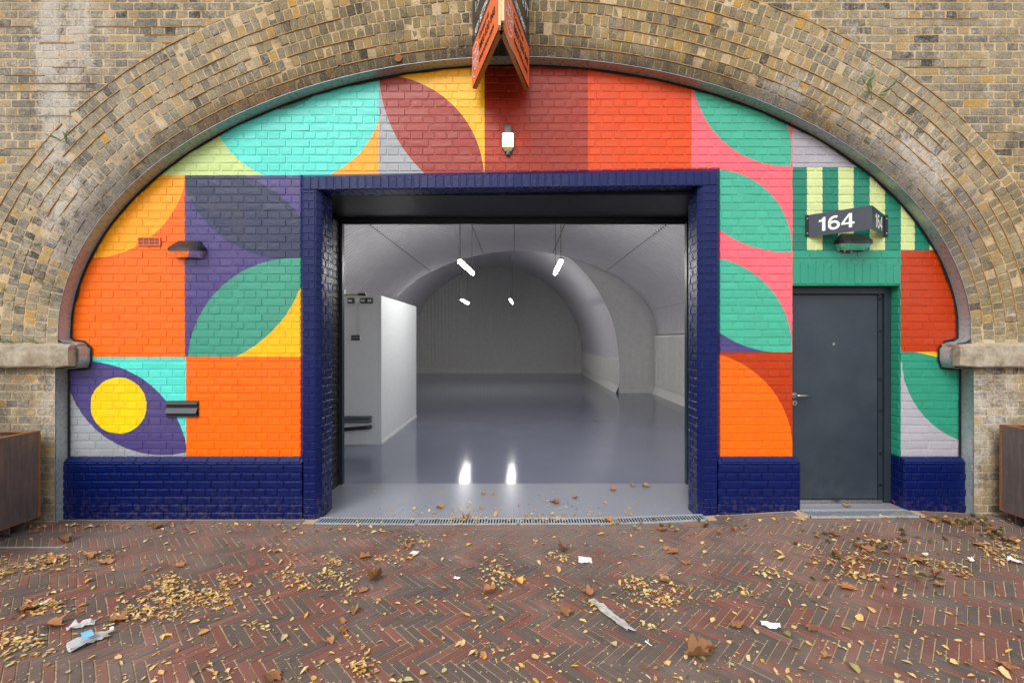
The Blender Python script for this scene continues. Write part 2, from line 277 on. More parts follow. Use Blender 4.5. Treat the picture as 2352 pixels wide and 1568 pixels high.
# ------------------------------------------------------------------ helpers: meshes and objects
class MB:
    def __init__(s): s.v = []; s.f = []; s.c = []
    def add(s, v, f, c=0.5):
        o = len(s.v); s.v += [tuple(p) for p in v]; s.f += [tuple(i+o for i in q) for q in f]; s.c += [c]*len(v); return s
    def box(s, x0, x1, y0, y1, z0, z1, c=.5):
        v = [(x, y, z) for z in (z0, z1) for y in (y0, y1) for x in (x0, x1)]
        return s.add(v, [(0, 2, 3, 1), (4, 5, 7, 6), (0, 1, 5, 4), (2, 6, 7, 3), (0, 4, 6, 2), (1, 3, 7, 5)], c)
    def bevbox(s, x0, x1, y0, y1, z0, z1, b=.01, c=.5):
        """box whose front (-y) and side edges are chamfered"""
        o = [(x0, z0), (x1, z0), (x1, z1), (x0, z1)]; i = [(x0+b, z0+b), (x1-b, z0+b), (x1-b, z1-b), (x0+b, z1-b)]
        v = [(x, y1, z) for x, z in o]+[(x, y0+b, z) for x, z in o]+[(x, y0, z) for x, z in i]
        f = [(3, 2, 1, 0), (8, 9, 10, 11)]
        for k in range(4):
            n = (k+1) % 4; f += [(k, n, n+4, k+4), (k+4, n+4, n+8, k+8)]
        return s.add(v, f, c)
    def tube(s, pts, r, n=8, cap=True, c=.5):
        from mathutils import Vector
        P = [Vector(p) for p in pts]; rings = []
        for i, p in enumerate(P):
            d = (P[min(i+1, len(P)-1)]-P[max(i-1, 0)]).normalized()
            a = d.cross(Vector((0, 0, 1)));
            if a.length < .05: a = d.cross(Vector((0, 1, 0)))
            a.normalize(); b = d.cross(a); rr = r[i] if isinstance(r, (list, tuple)) else r
            rings.append([p+a*cos(2*pi*k/n)*rr+b*sin(2*pi*k/n)*rr for k in range(n)])
        v = [q for g in rings for q in g]; f = []
        for i in range(len(P)-1):
            for k in range(n): m = (k+1) % n; f.append((i*n+k, i*n+m, (i+1)*n+m, (i+1)*n+k))
        if cap: f += [tuple(range(n))[::-1], tuple((len(P)-1)*n+k for k in range(n))]
        return s.add(v, f, c)
    def prism(s, poly, y0, y1, c=.5):
        """poly of (x,z), CCW seen from -y; from y0 (front) to y1"""
        n = len(poly); v = [(x, y0, z) for x, z in poly]+[(x, y1, z) for x, z in poly]
        f = [tuple(range(n)), tuple(range(2*n-1, n-1, -1))]+[((k+1) % n, k, k+n, (k+1) % n+n) for k in range(n)]
        return s.add(v, f, c)
    def build(s, name, mat, parent=None, smooth=False, loc=None):
        me = bpy.data.meshes.new(name); v = s.v
        me.from_pydata(v, [], s.f); me.materials.append(mat)
        a = me.color_attributes.new("rnd", 'FLOAT_COLOR', 'POINT')
        flat = []
        for c in s.c:
            if isinstance(c, tuple): flat += [c[0], c[1], c[2], 1]
            else: flat += [c, c, c, 1]
        a.data.foreach_set('color', flat)
        if smooth: me.polygons.foreach_set('use_smooth', [True]*len(me.polygons))
        o = bpy.data.objects.new(name, me); COL.objects.link(o)
        if parent: o.parent = parent
        if loc: o.location = loc
        return o
def tag(o, label=None, cat=None, group=None, kind=None):
    if label: o['label'] = label
    if cat: o['category'] = cat
    if group: o['group'] = group
    if kind: o['kind'] = kind
    return o
def thing(name, label, cat, loc=(0, 0, 0), group=None, rz=0):
    o = bpy.data.objects.new(name, None); COL.objects.link(o); o.location = loc; o.rotation_euler = (0, 0, rz); o.empty_display_size = .1
    return tag(o, label, cat, group)
def plane(o, u, v):
    """to3d for a wall plane: u x v points out of it"""
    n = (u[1]*v[2]-u[2]*v[1], u[2]*v[0]-u[0]*v[2], u[0]*v[1]-u[1]*v[0])
    return lambda a, b, d: tuple(o[i]+u[i]*a+v[i]*b+n[i]*d for i in range(3))
def clip(poly, nx, nz, c):
    """keep the side nx*x+nz*z >= c"""
    out = []
    for i in range(len(poly)):
        p, q = poly[i], poly[(i+1) % len(poly)]; a = p[0]*nx+p[1]*nz-c; b = q[0]*nx+q[1]*nz-c
        if a >= 0: out.append(p)
        if a*b < 0: k = a/(a-b); out.append((p[0]+(q[0]-p[0])*k, p[1]+(q[1]-p[1])*k))
    return out
def area(p): return .5*sum(p[i][0]*p[(i+1) % len(p)][1]-p[(i+1) % len(p)][0]*p[i][1] for i in range(len(p)))
def tidy(p, e=.003):
    out = []
    for q in p:
        if not out or hypot(q[0]-out[-1][0], q[1]-out[-1][1]) > e: out.append(q)
    if len(out) > 1 and hypot(out[0][0]-out[-1][0], out[0][1]-out[-1][1]) <= e: out.pop()
    return out
def inset(p, b):
    n = len(p); out = []
    for i in range(n):
        a, q, c = p[i-1], p[i], p[(i+1) % n]
        l1 = hypot(q[0]-a[0], q[1]-a[1]) or 1e-6; l2 = hypot(c[0]-q[0], c[1]-q[1]) or 1e-6
        n1 = (-(q[1]-a[1])/l1, (q[0]-a[0])/l1); n2 = (-(c[1]-q[1])/l2, (c[0]-q[0])/l2)
        k = 1+n1[0]*n2[0]+n1[1]*n2[1]; k = max(k, .35)
        out.append((q[0]+b*(n1[0]+n2[0])/k, q[1]+b*(n1[1]+n2[1])/k))
    return out
BR = {}
def brick(store, poly, to3d, front=.006, back=.006, bev=.003, jit=.0, dome=0, rnd=None, cham=0, tilt=0):
    poly = tidy(poly)
    if len(poly) < 3 or area(poly) < 6e-5: return
    if cham and len(poly) == 4:
        q = []
        for i in range(4):
            a, p, b = poly[i-1], poly[i], poly[(i+1) % 4]
            for e in (a, b):
                L = hypot(e[0]-p[0], e[1]-p[1]) or 1; k = min(.35, cham*R.uniform(.5, 1.5)/L); q.append((p[0]+(e[0]-p[0])*k, p[1]+(e[1]-p[1])*k))
        poly = q
    if jit: poly = [(x+R.gauss(0, jit), z+R.gauss(0, jit)) for x, z in poly]
    if area(poly) <= 0: return
    n = len(poly); ar = area(poly); cx = sum(p[0] for p in poly)/n; cz = sum(p[1] for p in poly)/n
    bb = min(bev, .2*sqrt(ar)); ins = inset(poly, bb)
    if area(ins) <= 0: ins = [(cx+(x-cx)*.8, cz+(z-cz)*.8) for x, z in poly]
    t1, t2 = (R.gauss(0, tilt), R.gauss(0, tilt)) if tilt else (0, 0)
    h = lambda p, d: d+(p[0]-cx)*t1+(p[1]-cz)*t2
    v = [to3d(*p, -back) for p in poly]+[to3d(*p, h(p, front-bb)) for p in poly]+[to3d(*p, h(p, front)) for p in ins]+[to3d(cx, cz, front+dome*R.uniform(-.3, 1))]
    f = []
    for k in range(n):
        m = (k+1) % n; f += [(k, m, m+n, k+n), (k+n, m+n, m+2*n, k+2*n), (k+2*n, m+2*n, 3*n)]
    Z = max(.5, v[-1][1]-CAMY); X = v[-1][0]; z = v[-1][2]
    u_, v_ = 1190+X*F/Z, 777-(z-CAMZ)*F/Z
    score = ar/Z/Z*(1 if -30 < u_ < 2380 and -20 < v_ < 1590 else 1e-3)
    BR.setdefault(store, []).append((score, v, f, (rnd if rnd is not None else (R.random(), R.random(), R.random()))))
def flush(store, name, rest, mat, parent, n=300, kind=True):
    L = sorted(BR.get(store, []), key=lambda b: -b[0])
    for i, (s, v, f, r) in enumerate(L[:n]):
        m = MB(); m.add(v, f, r); m.build(name, mat, parent)
    if L[n:]:
        m = MB()
        for s, v, f, r in L[n:]: m.add(v, f, r)
        o = m.build(rest, mat, parent); tag(o, kind='stuff')
def lay(store, to3d, u0, u1, v0, v1, ch=.075, joint=.010, long=.225, phase=0, row0=0, clipf=None, holes=None, bond='english', vbase=None, **kw):
    """courses of brick between u0..u1 and v0..v1; holes(z0,z1)->list of (a,b) open intervals"""
    vb = v0 if vbase is None else vbase
    k = math.floor((v0-vb)/ch+1e-6)
    while vb+k*ch < v1-.004:
        a, b = vb+k*ch, vb+(k+1)*ch; za, zb = max(a+joint/2, v0), min(b-joint/2, v1)
        if zb-za > .01:
            head = ((k+row0) % 2 == 0) if bond == 'english' else (bond == 'header')
            L = long/2 if head else long; off = phase+(0 if head else long/4) + (long/2*((k//2) % 2) if (not head and bond == 'english' and False) else 0)
            i = math.floor((u0-off)/L)-1
            while off+i*L < u1:
                j = R.gauss(0, kw.get('ujit', 0)); x0 = max(off+i*L+joint/2+j, u0); x1 = min(off+(i+1)*L-joint/2, u1)
                segs = [(x0, x1)]
                for (ha, hb) in (holes(za, zb) if holes else ()):
                    ns = []
                    for s0, s1 in segs:
                        if hb <= s0 or ha >= s1: ns.append((s0, s1))
                        else:
                            if s0 < ha: ns.append((s0, ha))
                            if s1 > hb: ns.append((hb, s1))
                    segs = ns
                for s0, s1 in segs:
                    if s1-s0 < .014: continue
                    p = [(s0, za), (s1, za), (s1, zb), (s0, zb)]
                    if clipf: p = clipf(p)
                    if len(p) >= 3: brick(store, p, to3d, **{q: w for q, w in kw.items() if q != 'ujit'})
                i += 1
        k += 1

# ------------------------------------------------------------------ ground
HX = [(-9, 0), (-5, .0), (-4.27, .006), (-1.9, .010), (-1, .0), (1, .008), (1.75, .042), (2.6, .088), (3.65, .095), (4.2, .066), (5, .06), (9, .06)]
def gz(x, y):
    h = HX[-1][1]
    for (a, ha), (b, hb) in zip(HX, HX[1:]):
        if a <= x <= b: h = ha+(hb-ha)*(x-a)/(b-a); break
    return h*exp(-max(0, -y-.1)/1.0) + .004*sin(x*2.1+y*1.3)*min(1, max(0, -y-.3)) + .003*sin(x*5.3-y*4.1)*min(1, max(0, -y-.3))
def pxg(px, py):
    """a picture position (2352 wide) on the pavement -> world x, y"""
    z = 0
    for _ in range(4):
        Zd = F*(CAMZ-z)/(py-777); x = (px-1190)/F*Zd; y = Zd+CAMY; z = gz(x, y)
    return x, y
m = MB(); m.add([(-300, -300, -.03), (300, -300, -.03), (300, 300, -.03), (-300, 300, -.03)], [(0, 1, 2, 3)])
tag(m.build("ground", M_GROUND), "flat ground stretching away beyond the paved forecourt", kind='structure')
pav = thing("pavement", "dark red and brown herringbone clay paving in front of the arch", None); tag(pav, kind='structure')
m = MB(); nx, ny = 144, 40; xs = [-7.2+14.4*i/nx for i in range(nx+1)]; ys = [-4.6+4.6*j/ny for j in range(ny+1)]
vv = [(x, y, gz(x, y)-.0008) for y in ys for x in xs]; m.add(vv, [(j*(nx+1)+i, j*(nx+1)+i+1, (j+1)*(nx+1)+i+1, (j+1)*(nx+1)+i) for j in range(ny) for i in range(nx)])
m.build("sand_bed", M_SAND, pav, True)
PL, PW, J = .207, .0475, .0056
g3 = lambda u, v, d: (u, v, gz(u, v)+d)
def prnd():
    return (R.uniform(.58, 1) if R.random() < .40 else R.uniform(0, .55), R.random(), R.random())
c45 = sqrt(.5)
def rot(p): return [((x-y)*c45-.011, (x+y)*c45) for x, y in p]
def limits(cx):
    if -1.98 < cx < 1.82: return -.262
    if 2.55 < cx < 3.72: return -.255
    return -.172
for n in range(-40, 41):
    for mm in range(-150, 151):
        ox, oy = mm*PW+n*PL, mm*PW-n*PL
        for q in ([(ox+J/2, oy+J/2), (ox+PL-J/2, oy+J/2), (ox+PL-J/2, oy+PW-J/2), (ox+J/2, oy+PW-J/2)],
                  [(ox+PL+J/2, oy+PW-PL+J/2), (ox+PL+PW-J/2, oy+PW-PL+J/2), (ox+PL+PW-J/2, oy+PW-J/2), (ox+PL+J/2, oy+PW-J/2)]):
            p = [(-y, x) for x, y in q]; p = rot(p); cx = sum(a for a, b in p)/4; cy = sum(b for a, b in p)/4; Zc = cy-CAMY
            if cy > -.05 or cy < -2.75 or abs(cx) > 1.3*Zc+.3: continue
            if area(p) < 0: p = p[::-1]
            p = clip(p, 0, -1, -limits(cx))
            if len(p) >= 3: brick("paver", p, g3, front=max(.003, .0042+R.gauss(0, .0010)), back=.02, bev=.002, jit=.0007, rnd=prnd(), cham=.005, tilt=.006)
def rowpav(x0, x1, y0, y1, L=.207):
    x = x0-R.random()*L
    while x < x1:
        a, b = max(x, x0), min(x+L-J, x1)
        if b-a > .02: brick("paver", [(a, y0), (b, y0), (b, y1-J), (a, y1-J)], g3, front=.0055, back=.02, bev=.0035, jit=.0006, rnd=prnd(), tilt=.005)
        x += L
for (a, b) in ((-5.3, -1.98), (1.82, 2.55), (3.72, 5.3)):
    rowpav(a, b, -.12, -.072); rowpav(a, b, -.168, -.12)
rowpav(-1.98, 1.82, -.258, -.208); rowpav(-1.98, 1.82, -.208, -.162); rowpav(2.55, 3.72, -.252, -.206)
flush("paver", "paver", "paver_field", M_PAVER, pav)

# ------------------------------------------------------------------ the viaduct: old brick arch, spandrels, piers, imposts
A, B, XC, ZC = 4.21, 2.594, -.032, 1.70
def ell(th, off=0):
    x, z = A*cos(th), B*sin(th); nx, nz = cos(th)/A, sin(th)/B; L = hypot(nx, nz); nx /= L; nz /= L
    return XC+x+nx*off, ZC+z+nz*off, nx, nz
YF = -.115
TH = .85
via = thing("brick_viaduct", "weathered yellow and grey stock brick railway arch round the painted wall", "viaduct")
# mortar face with the arch cut out, and soffit
m = MB(); N = 96
fl = [ell(pi*i/N) for i in range(N+1)]
inner = [(4.195, 0), (4.195, 1.5)]+[(p[0], p[1]) for p in fl]+[(-4.262, 1.5), (-4.262, 0)]
HW, HT = 9.0, 6.6
outer = []
for (x, z) in inner:
    if z < 1.0: outer.append((HW if x > 0 else -HW, 0)); continue
    dx, dz = x-XC, z-ZC+1e-6; k = min(HW/max(abs(dx), 1e-6), (HT-ZC)/max(dz, 1e-6)); outer.append((XC+dx*k, ZC+dz*k))
yb = YF+.0022
v = [(x, yb, z) for x, z in inner]+[(x, yb, z) for x, z in outer]; n = len(inner)
m.add(v, [(i, i+1, i+1+n, i+n) for i in range(n-1)])
v = [(x, yb, z) for x, z in inner]+[(x, .30, z) for x, z in inner]; m.add(v, [(i+1, i, i+n, i+1+n) for i in range(n-1)])
# corner fills of the face
m.add([(HW, yb, ZC), (HW, yb, HT), (XC+HW*.4, yb, HT)], [(0, 2, 1)]) if False else None
m.build("mortar_bed", M_OLDM, via)
# mass behind: sides, top, back (closes the interior off from the sky)
m = MB(); m.box(-9, -5.6, .3, 19, 0, HT); m.box(5.2, 9, .3, 19, 0, HT); m.box(-9, 9, .0, 19, 5.6, HT); m.box(-9, 9, 18.3, 19, 0, HT)
m.box(-9, -4.275, YF+.03, .6, 0, HT-.02); m.box(4.215, 9, YF+.03, .6, 0, HT-.02)
m.build("brick_mass", M_OLDM, via)
w3 = plane((0, YF, 0), (1, 0, 0), (0, 0, 1))
def orn():
    x = R.random(); return (min(1, max(0, R.gauss(.46, .14)+(.32 if R.random() < .08 else -.2 if R.random() < .08 else 0))), x, R.random())
for k in range(8):
    off = k*.106+.004; pts = [(XC+A+off+.05, 1.656, 0, 0)]
    path = [(XC+A+off+.048, 1.656)]+[ell(pi*i/400, off+.048)[:2] for i in range(401)]+[(XC-A-off-.048, 1.656)]
    cum = [0]
    for p, q in zip(path, path[1:]): cum.append(cum[-1]+hypot(q[0]-p[0], q[1]-p[1]))
    tot = cum[-1]; nb = int(tot/.0755); s = 0; pit_ = tot/nb; j0 = 0
    def at(s):
        lo = max(0, min(len(cum)-2, next((i for i in range(len(cum)-1) if cum[i+1] >= s), len(cum)-2)))
        f_ = (s-cum[lo])/(cum[lo+1]-cum[lo]); p, q = path[lo], path[lo+1]; L = cum[lo+1]-cum[lo]
        return p[0]+(q[0]-p[0])*f_, p[1]+(q[1]-p[1])*f_, (q[1]-p[1])/L, -(q[0]-p[0])/L
    edge = [i*pit_+R.gauss(0, .004)+(pit_/2 if k % 2 else 0) for i in range(nb+1)]
    for a, b in zip(edge, edge[1:]):
        a = max(a, 0); b = min(b, tot)
        if b-a < .02: continue
        x0, z0, nx0, nz0 = at(a+.0045); x1, z1, nx1, nz1 = at(b-.0045)
        if abs(x0) > 5.5 or z0 > 5.15: continue
        h0 = .0485+R.gauss(0, .0015); h1 = .0485+R.gauss(0, .0015)
        p = [(x0-nx0*h0, z0-nz0*h0), (x0+nx0*h1, z0+nz0*h1), (x1+nx1*h1, z1+nz1*h1), (x1-nx1*h0, z1-nz1*h0)]
        if area(p) < 0: p = p[::-1]
        brick("arch", p, w3, front=.0015+R.gauss(0, .0025), back=.015, bev=.003, jit=.0022, dome=.002, rnd=orn(), cham=.006, tilt=.02)
arch = MB()
flush("arch", "arch_brick", "arch_ring_bricks", M_OLD, via)
EXT = [ell(-.25+(pi+.5)*i/500, TH) for i in range(501)]
def clip_ext(p):
    cx = sum(a for a, b in p)/len(p); cz = sum(b for a, b in p)/len(p)
    if cz < ZC: return p
    e = min(EXT, key=lambda e: (e[0]-cx)**2+(e[1]-cz)**2)
    if hypot(e[0]-cx, e[1]-cz) > .3:
        return p if (cx-e[0])*e[2]+(cz-e[1])*e[3] > 0 else []
    return clip(p, e[2], e[3], e[0]*e[2]+e[1]*e[3]+.008)
def oldholes(za, zb):
    z = (za+zb)/2
    if z < 1.66: return [(-4.235, 4.175)]
    return [(-XC-A-TH*0-.0, 0)] if False else []
kw = dict(front=.0, back=.012, bev=.0025, jit=.0022, dome=.0015, cham=.005, tilt=.012, ujit=.006)
zb0 = 4.718-.0746*70
for side in (-1, 1):
    u0, u1 = (-5.6, -4.258) if side < 0 else (4.19, 5.6)
    lay("oldwall", w3, u0, u1, 0.0, 1.43, ch=.0746, joint=.011, vbase=zb0, row0=1, **kw)
def clip_side(p):
    return clip_ext(p)
lay("oldwall", w3, -5.6, 5.6, 1.656, 5.15, ch=.0746, joint=.011, vbase=zb0, row0=1, clipf=lambda p: clip_side(p) if (abs(p[0][0]+.0) > 4.6 or p[0][1] > 2.6) else [], **kw)
for s_ in BR["oldwall"]: pass
BR["oldwall"] = [(s, v, f, orn()) for s, v, f, r in BR["oldwall"]]
flush("oldwall", "wall_brick", "wall_bricks", M_OLD, via)
# ribbon pointing that has survived, proud of the joints
m = MB()
def ribbon(pts, w=.009, h=.0045):
    v = []
    for i, (x, z) in enumerate(pts):
        a = pts[max(i-1, 0)]; b = pts[min(i+1, len(pts)-1)]; L = hypot(b[0]-a[0], b[1]-a[1]) or 1; nx, nz = -(b[1]-a[1])/L, (b[0]-a[0])/L
        ww = w*R.uniform(.75, 1.2)/2; hh = h*R.uniform(.8, 1.2)
        v += [(x-nx*ww, YF, z-nz*ww), (x-nx*ww*.7, YF-hh, z-nz*ww*.7), (x+nx*ww*.7, YF-hh, z+nz*ww*.7), (x+nx*ww, YF, z+nz*ww)]
    f = []
    for i in range(len(pts)-1):
        for k in range(3): f.append((4*i+k, 4*i+4+k, 4*i+5+k, 4*i+1+k))
    m.add(v, f)
for k in range(1, 9):
    off = k*.106-.001; th = .05
    while th < pi-.05:
        ln = R.uniform(.05, .35); keep = (.45 if 1.2 < th < 1.95 else .78)
        if R.random() < keep:
            pts = [ell(th+ln*i/10, off+R.gauss(0, .0012))[:2] for i in range(11)]
            if all(abs(p[0]) < 5.4 and p[1] < 5.1 for p in pts): ribbon(pts, .010, .008)
        th += ln+R.uniform(.005, .05)
        if th > pi-.4: break
for k in range(22, 70):
    z = zb0+k*.0746
    for sx in (-1, 1):
        x = 5.4*sx
        for _ in range(14):
            ln = R.uniform(.25, .9); x2 = x-sx*ln
            if R.random() < .28 and z > 1.7:
                pts = [(x+(x2-x)*i/8, z+R.gauss(0, .0012)) for i in range(9)]; pts = [p for p in pts if len(clip_ext([(p[0]-.02, p[1]-.02), (p[0]+.02, p[1]-.02), (p[0]+.02, p[1]+.02), (p[0]-.02, p[1]+.02)])) >= 3 and (abs(p[0]) > 4.7 or p[1] > 2.6)]
                if len(pts) > 2: ribbon(pts if sx < 0 else pts[::-1], .007)
            x = x2
            if x*sx < .3: break
tag(m.build("ribbon_pointing", M_POINT, via), kind='stuff')
# impost stones
for sx, xe in ((-1, -4.07), (1, 4.0)):
    m = MB(); x0, x1 = (-6, xe) if sx < 0 else (xe, 6); nseg = 10; prof = [(YF+.02, 1.43), (-.185, 1.435), (-.20, 1.45), (-.205, 1.56), (-.198, 1.632), (-.18, 1.65), (YF+.02, 1.656)]
    v = []; rings = 15
    for i in range(rings):
        x = x0+(x1-x0)*i/(rings-1); e = .0
        sc = 1-.10*(1 if (i == rings-1 and sx < 0) or (i == 0 and sx > 0) else 0)
        v += [(x, YF+.02+(y-YF-.02)*sc+R.gauss(0, .002), 1.543+(z-1.543)*sc+R.gauss(0, .002)) for y, z in prof]
    P = len(prof); f = [(i*P+k, (i+1)*P+k, (i+1)*P+k+1, i*P+k+1) for i in range(rings-1) for k in range(P-1)]
    f += [tuple(range(P))[::-1], tuple((rings-1)*P+k for k in range(P))]
    m.add(v, f); m.box(min(x0, x1), max(x0, x1), YF+.018, .05, 1.432, 1.652); m.build("impost_stone", M_STONE, via)
# dark iron bolt head and old tie-plate in the ring
m = MB(); m.tube([(-1.10, YF+.01, 4.27), (-1.10, YF-.02, 4.27)], .035, 10); m.build("iron_plug", M_RUSTEDGE, via)

# flashing strip and sealant line round the opening
right = [(4.190, 0), (4.190, .8), (4.190, 1.418), (4.10, 1.425), (4.00, 1.432), (3.985, 1.50), (3.985, 1.60), (4.04, 1.655), (4.12, 1.668), (4.165, 1.70)]
arcp = [ell(i*pi/80, -.003)[:2] for i in range(2, 79)]
left = [(-4.235, 1.70), (-4.19, 1.668), (-4.10, 1.655), (-4.045, 1.60), (-4.045, 1.50), (-4.06, 1.432), (-4.15, 1.425), (-4.258, 1.418), (-4.258, .8), (-4.258, 0)]
path = right+arcp+left
def strip(path, a0, y0, a1, y1, wob=0, th=0):
    v = []
    for i, (x, z) in enumerate(path):
        a = path[max(i-1, 0)]; b = path[min(i+1, len(path)-1)]; L = hypot(b[0]-a[0], b[1]-a[1]) or 1; nx, nz = -(b[1]-a[1])/L, (b[0]-a[0])/L
        v += [(x+nx*a0, y0, z+nz*a0), (x+nx*(a1+R.gauss(0, wob)), y1, z+nz*(a1+R.gauss(0, wob)))]
    return v, [(2*i, 2*i+2, 2*i+3, 2*i+1) for i in range(len(path)-1)]
fs = thing("flashing_strip", "grey metal weather strip bent round the edge of the arch opening", "flashing")
m = MB(); m.add(*strip(path, .000, YF-.008, .006, -.012)); m.build("strip", M_FLASH, fs, True)
m = MB(); m.add(*strip(path, -.001, YF-.009, .003, YF-.010)); m.build("strip_edge", M_GALV, fs)
m = MB(); m.add(*strip(path, -.02, YF+.006, .0045, YF-.006)); m.build("mortar_fillet", M_CAULK, fs)
m = MB(); m.add(*strip(path, .004, -.0125, .027, -.0118, .004)); m.build("sealant", M_CAULK, fs)

# ------------------------------------------------------------------ the painted infill wall
inf = thing("infill_wall", "glossy brick wall with a bright geometric mural filling the arch", "wall")
ZJ = 1.403; OPL, OPR = -2.056, 1.909; DL, DR = 2.596, 3.622
def lint(x): return 3.245+(x-OPL)*(3.307-3.245)/(OPR-OPL)
# backing (paint-covered joints), cut round the openings
def top(x): return ZC+B*sqrt(max(0, 1-((x-XC)/A)**2))
m = MB()
def slab(x0, x1, z0, ztop, n=24, y=0, yb=.215):
    for i in range(n):
        a, b = x0+(x1-x0)*i/n, x0+(x1-x0)*(i+1)/n; za, zb_ = ztop(a), ztop(b)
        m.prism([(a, z0(a)), (b, z0(b)), (b, max(zb_, z0(b)+.001)), (a, max(za, z0(a)+.001))], y, yb)
cst = lambda c: (lambda x: c)
m.box(-4.27, -4.2, .0005, .2, 0, 1.6); m.box(4.12, 4.205, .0005, .2, 0, 1.6); slab(-4.24, OPL, cst(0), top, 40); slab(OPL, OPR, lint, top, 24); slab(OPR, DL, cst(0), top, 6); slab(DL, DR, cst(2.207), top, 8); slab(DR, 4.165, cst(0), top, 12)
m.build("painted_joints", M_MURAL, inf)
p3 = plane((0, 0, 0), (1, 0, 0), (0, 0, 1))
HULL = [ell(i*pi/60, -.010) for i in range(61)]
def cliph(p):
    cz = max(b for a, b in p)
    if cz > 1.7:
        for e in HULL[::1]:
            if any((q[0]-e[0])*e[2]+(q[1]-e[1])*e[3] > 0 for q in p):
                p = clip(p, -e[2], -e[3], -(e[0]*e[2]+e[1]*e[3]))
                if len(p) < 3: return []
    p = clip(p, 1, 0, -4.262)
    if len(p) >= 3: p = clip(p, -1, 0, -4.195)
    if len(p) >= 3 and OPL-.3 < p[0][0] < OPR+.1 and any(q[1] > 3.1 for q in p):
        xs_ = [q[0] for q in p]
        if max(xs_) > OPL+.01 and min(xs_) < OPR-.01:
            k = (3.307-3.245)/(OPR-OPL); L = sqrt(1+k*k); p = clip(p, -k/L, 1/L, (3.245-k*OPL)/L+.004)
    return p
def ph(za, zb):
    o = []
    if za < lint(0)-.06: o.append((OPL-.004, OPR+.004))
    if zb < 2.43: o.append((DL, DR))
    return o
lay("painted", p3, -4.3, 4.25, .588, 4.35, ch=.075, joint=.0115, vbase=ZJ, row0=1, clipf=cliph, holes=ph, front=.0045, back=.004, bev=.0035, jit=.0009, tilt=.014, dome=.0015, ujit=.003)
flush("painted", "brick", "painted_bricks", M_MURAL, inf)
# soldier course over the door
for i in range(14):
    a = DL+(DR-DL)*i/14; brick("sold", [(a+.005, 2.212), (a+(DR-DL)/14-.005, 2.212), (a+(DR-DL)/14-.005, 2.416), (a+.005, 2.416)], p3, front=.006, back=.004, bev=.004, jit=.0006, tilt=.01)
flush("sold", "soldier_brick", "soldier_bricks", M_GREENP, inf)
# door reveal, right and head
m = MB(); m.box(DL, DR+.02, .001, .21, 2.2, 2.2065); m.build("door_head", M_GREENP, inf)
rv = plane((DR, 0, 0), (0, -1, 0), (0, 0, 1))   # faces -x
rv3 = lambda a, b, d: (DR-d, a, b)
def rvp(p): return [(x, z) for x, z in p][::-1]
m = MB(); m.box(DR-.0015, DR+.01, .001, .20, .585, 2.206); m.build("reveal_joints", M_GREENP, inf)
def lay_side(store, X, sgn, y0, y1, z0, z1, row0=0, **k2):
    """bricks on a plane x = X; sgn +1 faces +x, -1 faces -x"""
    if sgn > 0: f3 = lambda a, b, d: (X+d, a, b); lay(store, f3, y0, y1, z0, z1, row0=row0, **k2)
    else: f3 = lambda a, b, d: (X-d, -a, b); lay(store, f3, -y1, -y0, z0, z1, row0=row0, **k2)
K = dict(ch=.075, joint=.0105, vbase=ZJ, front=.005, back=.004, bev=.004, jit=.0006, tilt=.01, dome=.001)
lay_side("reveal", DR, -1, .0, .125, .588, 2.205, row0=1, phase=-.01, **K)
flush("reveal", "reveal_brick", "reveal_bricks", M_GREENP, inf)
# ---- plinth
YP = -.045
m = MB()
def plin(x0, x1, mat=None):
    m.prism([(x0, 0), (x1, 0), (x1, .538), (x0, .538)], YP, .0)
    m.add([(x0, YP, .538), (x1, YP, .538), (x1, .0, .583), (x0, .0, .583)], [(0, 1, 2, 3)])
plin(-4.268, OPL+.03); plin(OPR-.03, 2.64); plin(3.618, 4.20)
# surround core
m.prism([(OPL+.045, 0), (-1.90, 0), (-1.90, 3.1), (OPL+.045, 3.1)], YP, .0); m.box(-1.95, -1.86, -.003, .235, 0, 3.1)
m.add([(OPL, 0, .56), (OPL, 0, 3.25), (OPL+.045, YP, 3.22), (OPL+.045, YP, .54)], [(0, 3, 2, 1)])
m.add([(-1.90, YP, 0), (-1.90, YP, 3.1), (-1.86, -.005, 3.1), (-1.86, -.005, 0)], [(0, 3, 2, 1)])
m.prism([(1.739, 0), (OPR-.045, 0), (OPR-.045, 3.14), (1.739, 3.14)], YP, .0) if False else m.prism([(1.739, 0), (1.864, 0), (1.864, 3.14), (1.739, 3.14)], YP, .0)
m.box(1.70, 1.79, -.003, .226, 0, 3.13)
m.add([(1.909, 0, .56), (1.909, 0, 3.3), (1.864, YP, 3.27), (1.864, YP, .54)], [(0, 1, 2, 3)])
m.add([(1.739, YP, 0), (1.739, YP, 3.14), (1.70, -.005, 3.14), (1.70, -.005, 0)], [(0, 1, 2, 3)])
# lintel core (slightly out of level)
sl_ = (3.131-3.091)/(1.739+1.90)
def lz(x): return 3.091+(x+1.90)*sl_
m.prism([(-2.011, lz(-2.011)), (1.864, lz(1.864)), (1.864, lz(1.864)+.132), (-2.011, lz(-2.011)+.122)], YP, .131)
m.add([(-2.011, YP, lz(-2.011)+.122), (1.864, YP, lz(1.864)+.132), (1.909, 0, 3.307), (-2.056, 0, 3.245)], [(0, 1, 2, 3)])
m.build("navy_joints", M_NAVY, inf)
pp = plane((0, YP, 0), (1, 0, 0), (0, 0, 1)); r2 = sqrt(.5)
KP = dict(ch=.0735, joint=.0125, vbase=.538-.0735*8-.022, front=.008, back=.004, bev=.005, jit=.0007, tilt=.012, dome=.001, ujit=.002)
lay("plinth", pp, -4.268, -2.02, 0, .536, **KP); lay("plinth", pp, 1.87, 2.64, 0, .536, phase=.03, **KP); lay("plinth", pp, 3.618, 4.20, 0, .536, phase=.08, **KP)
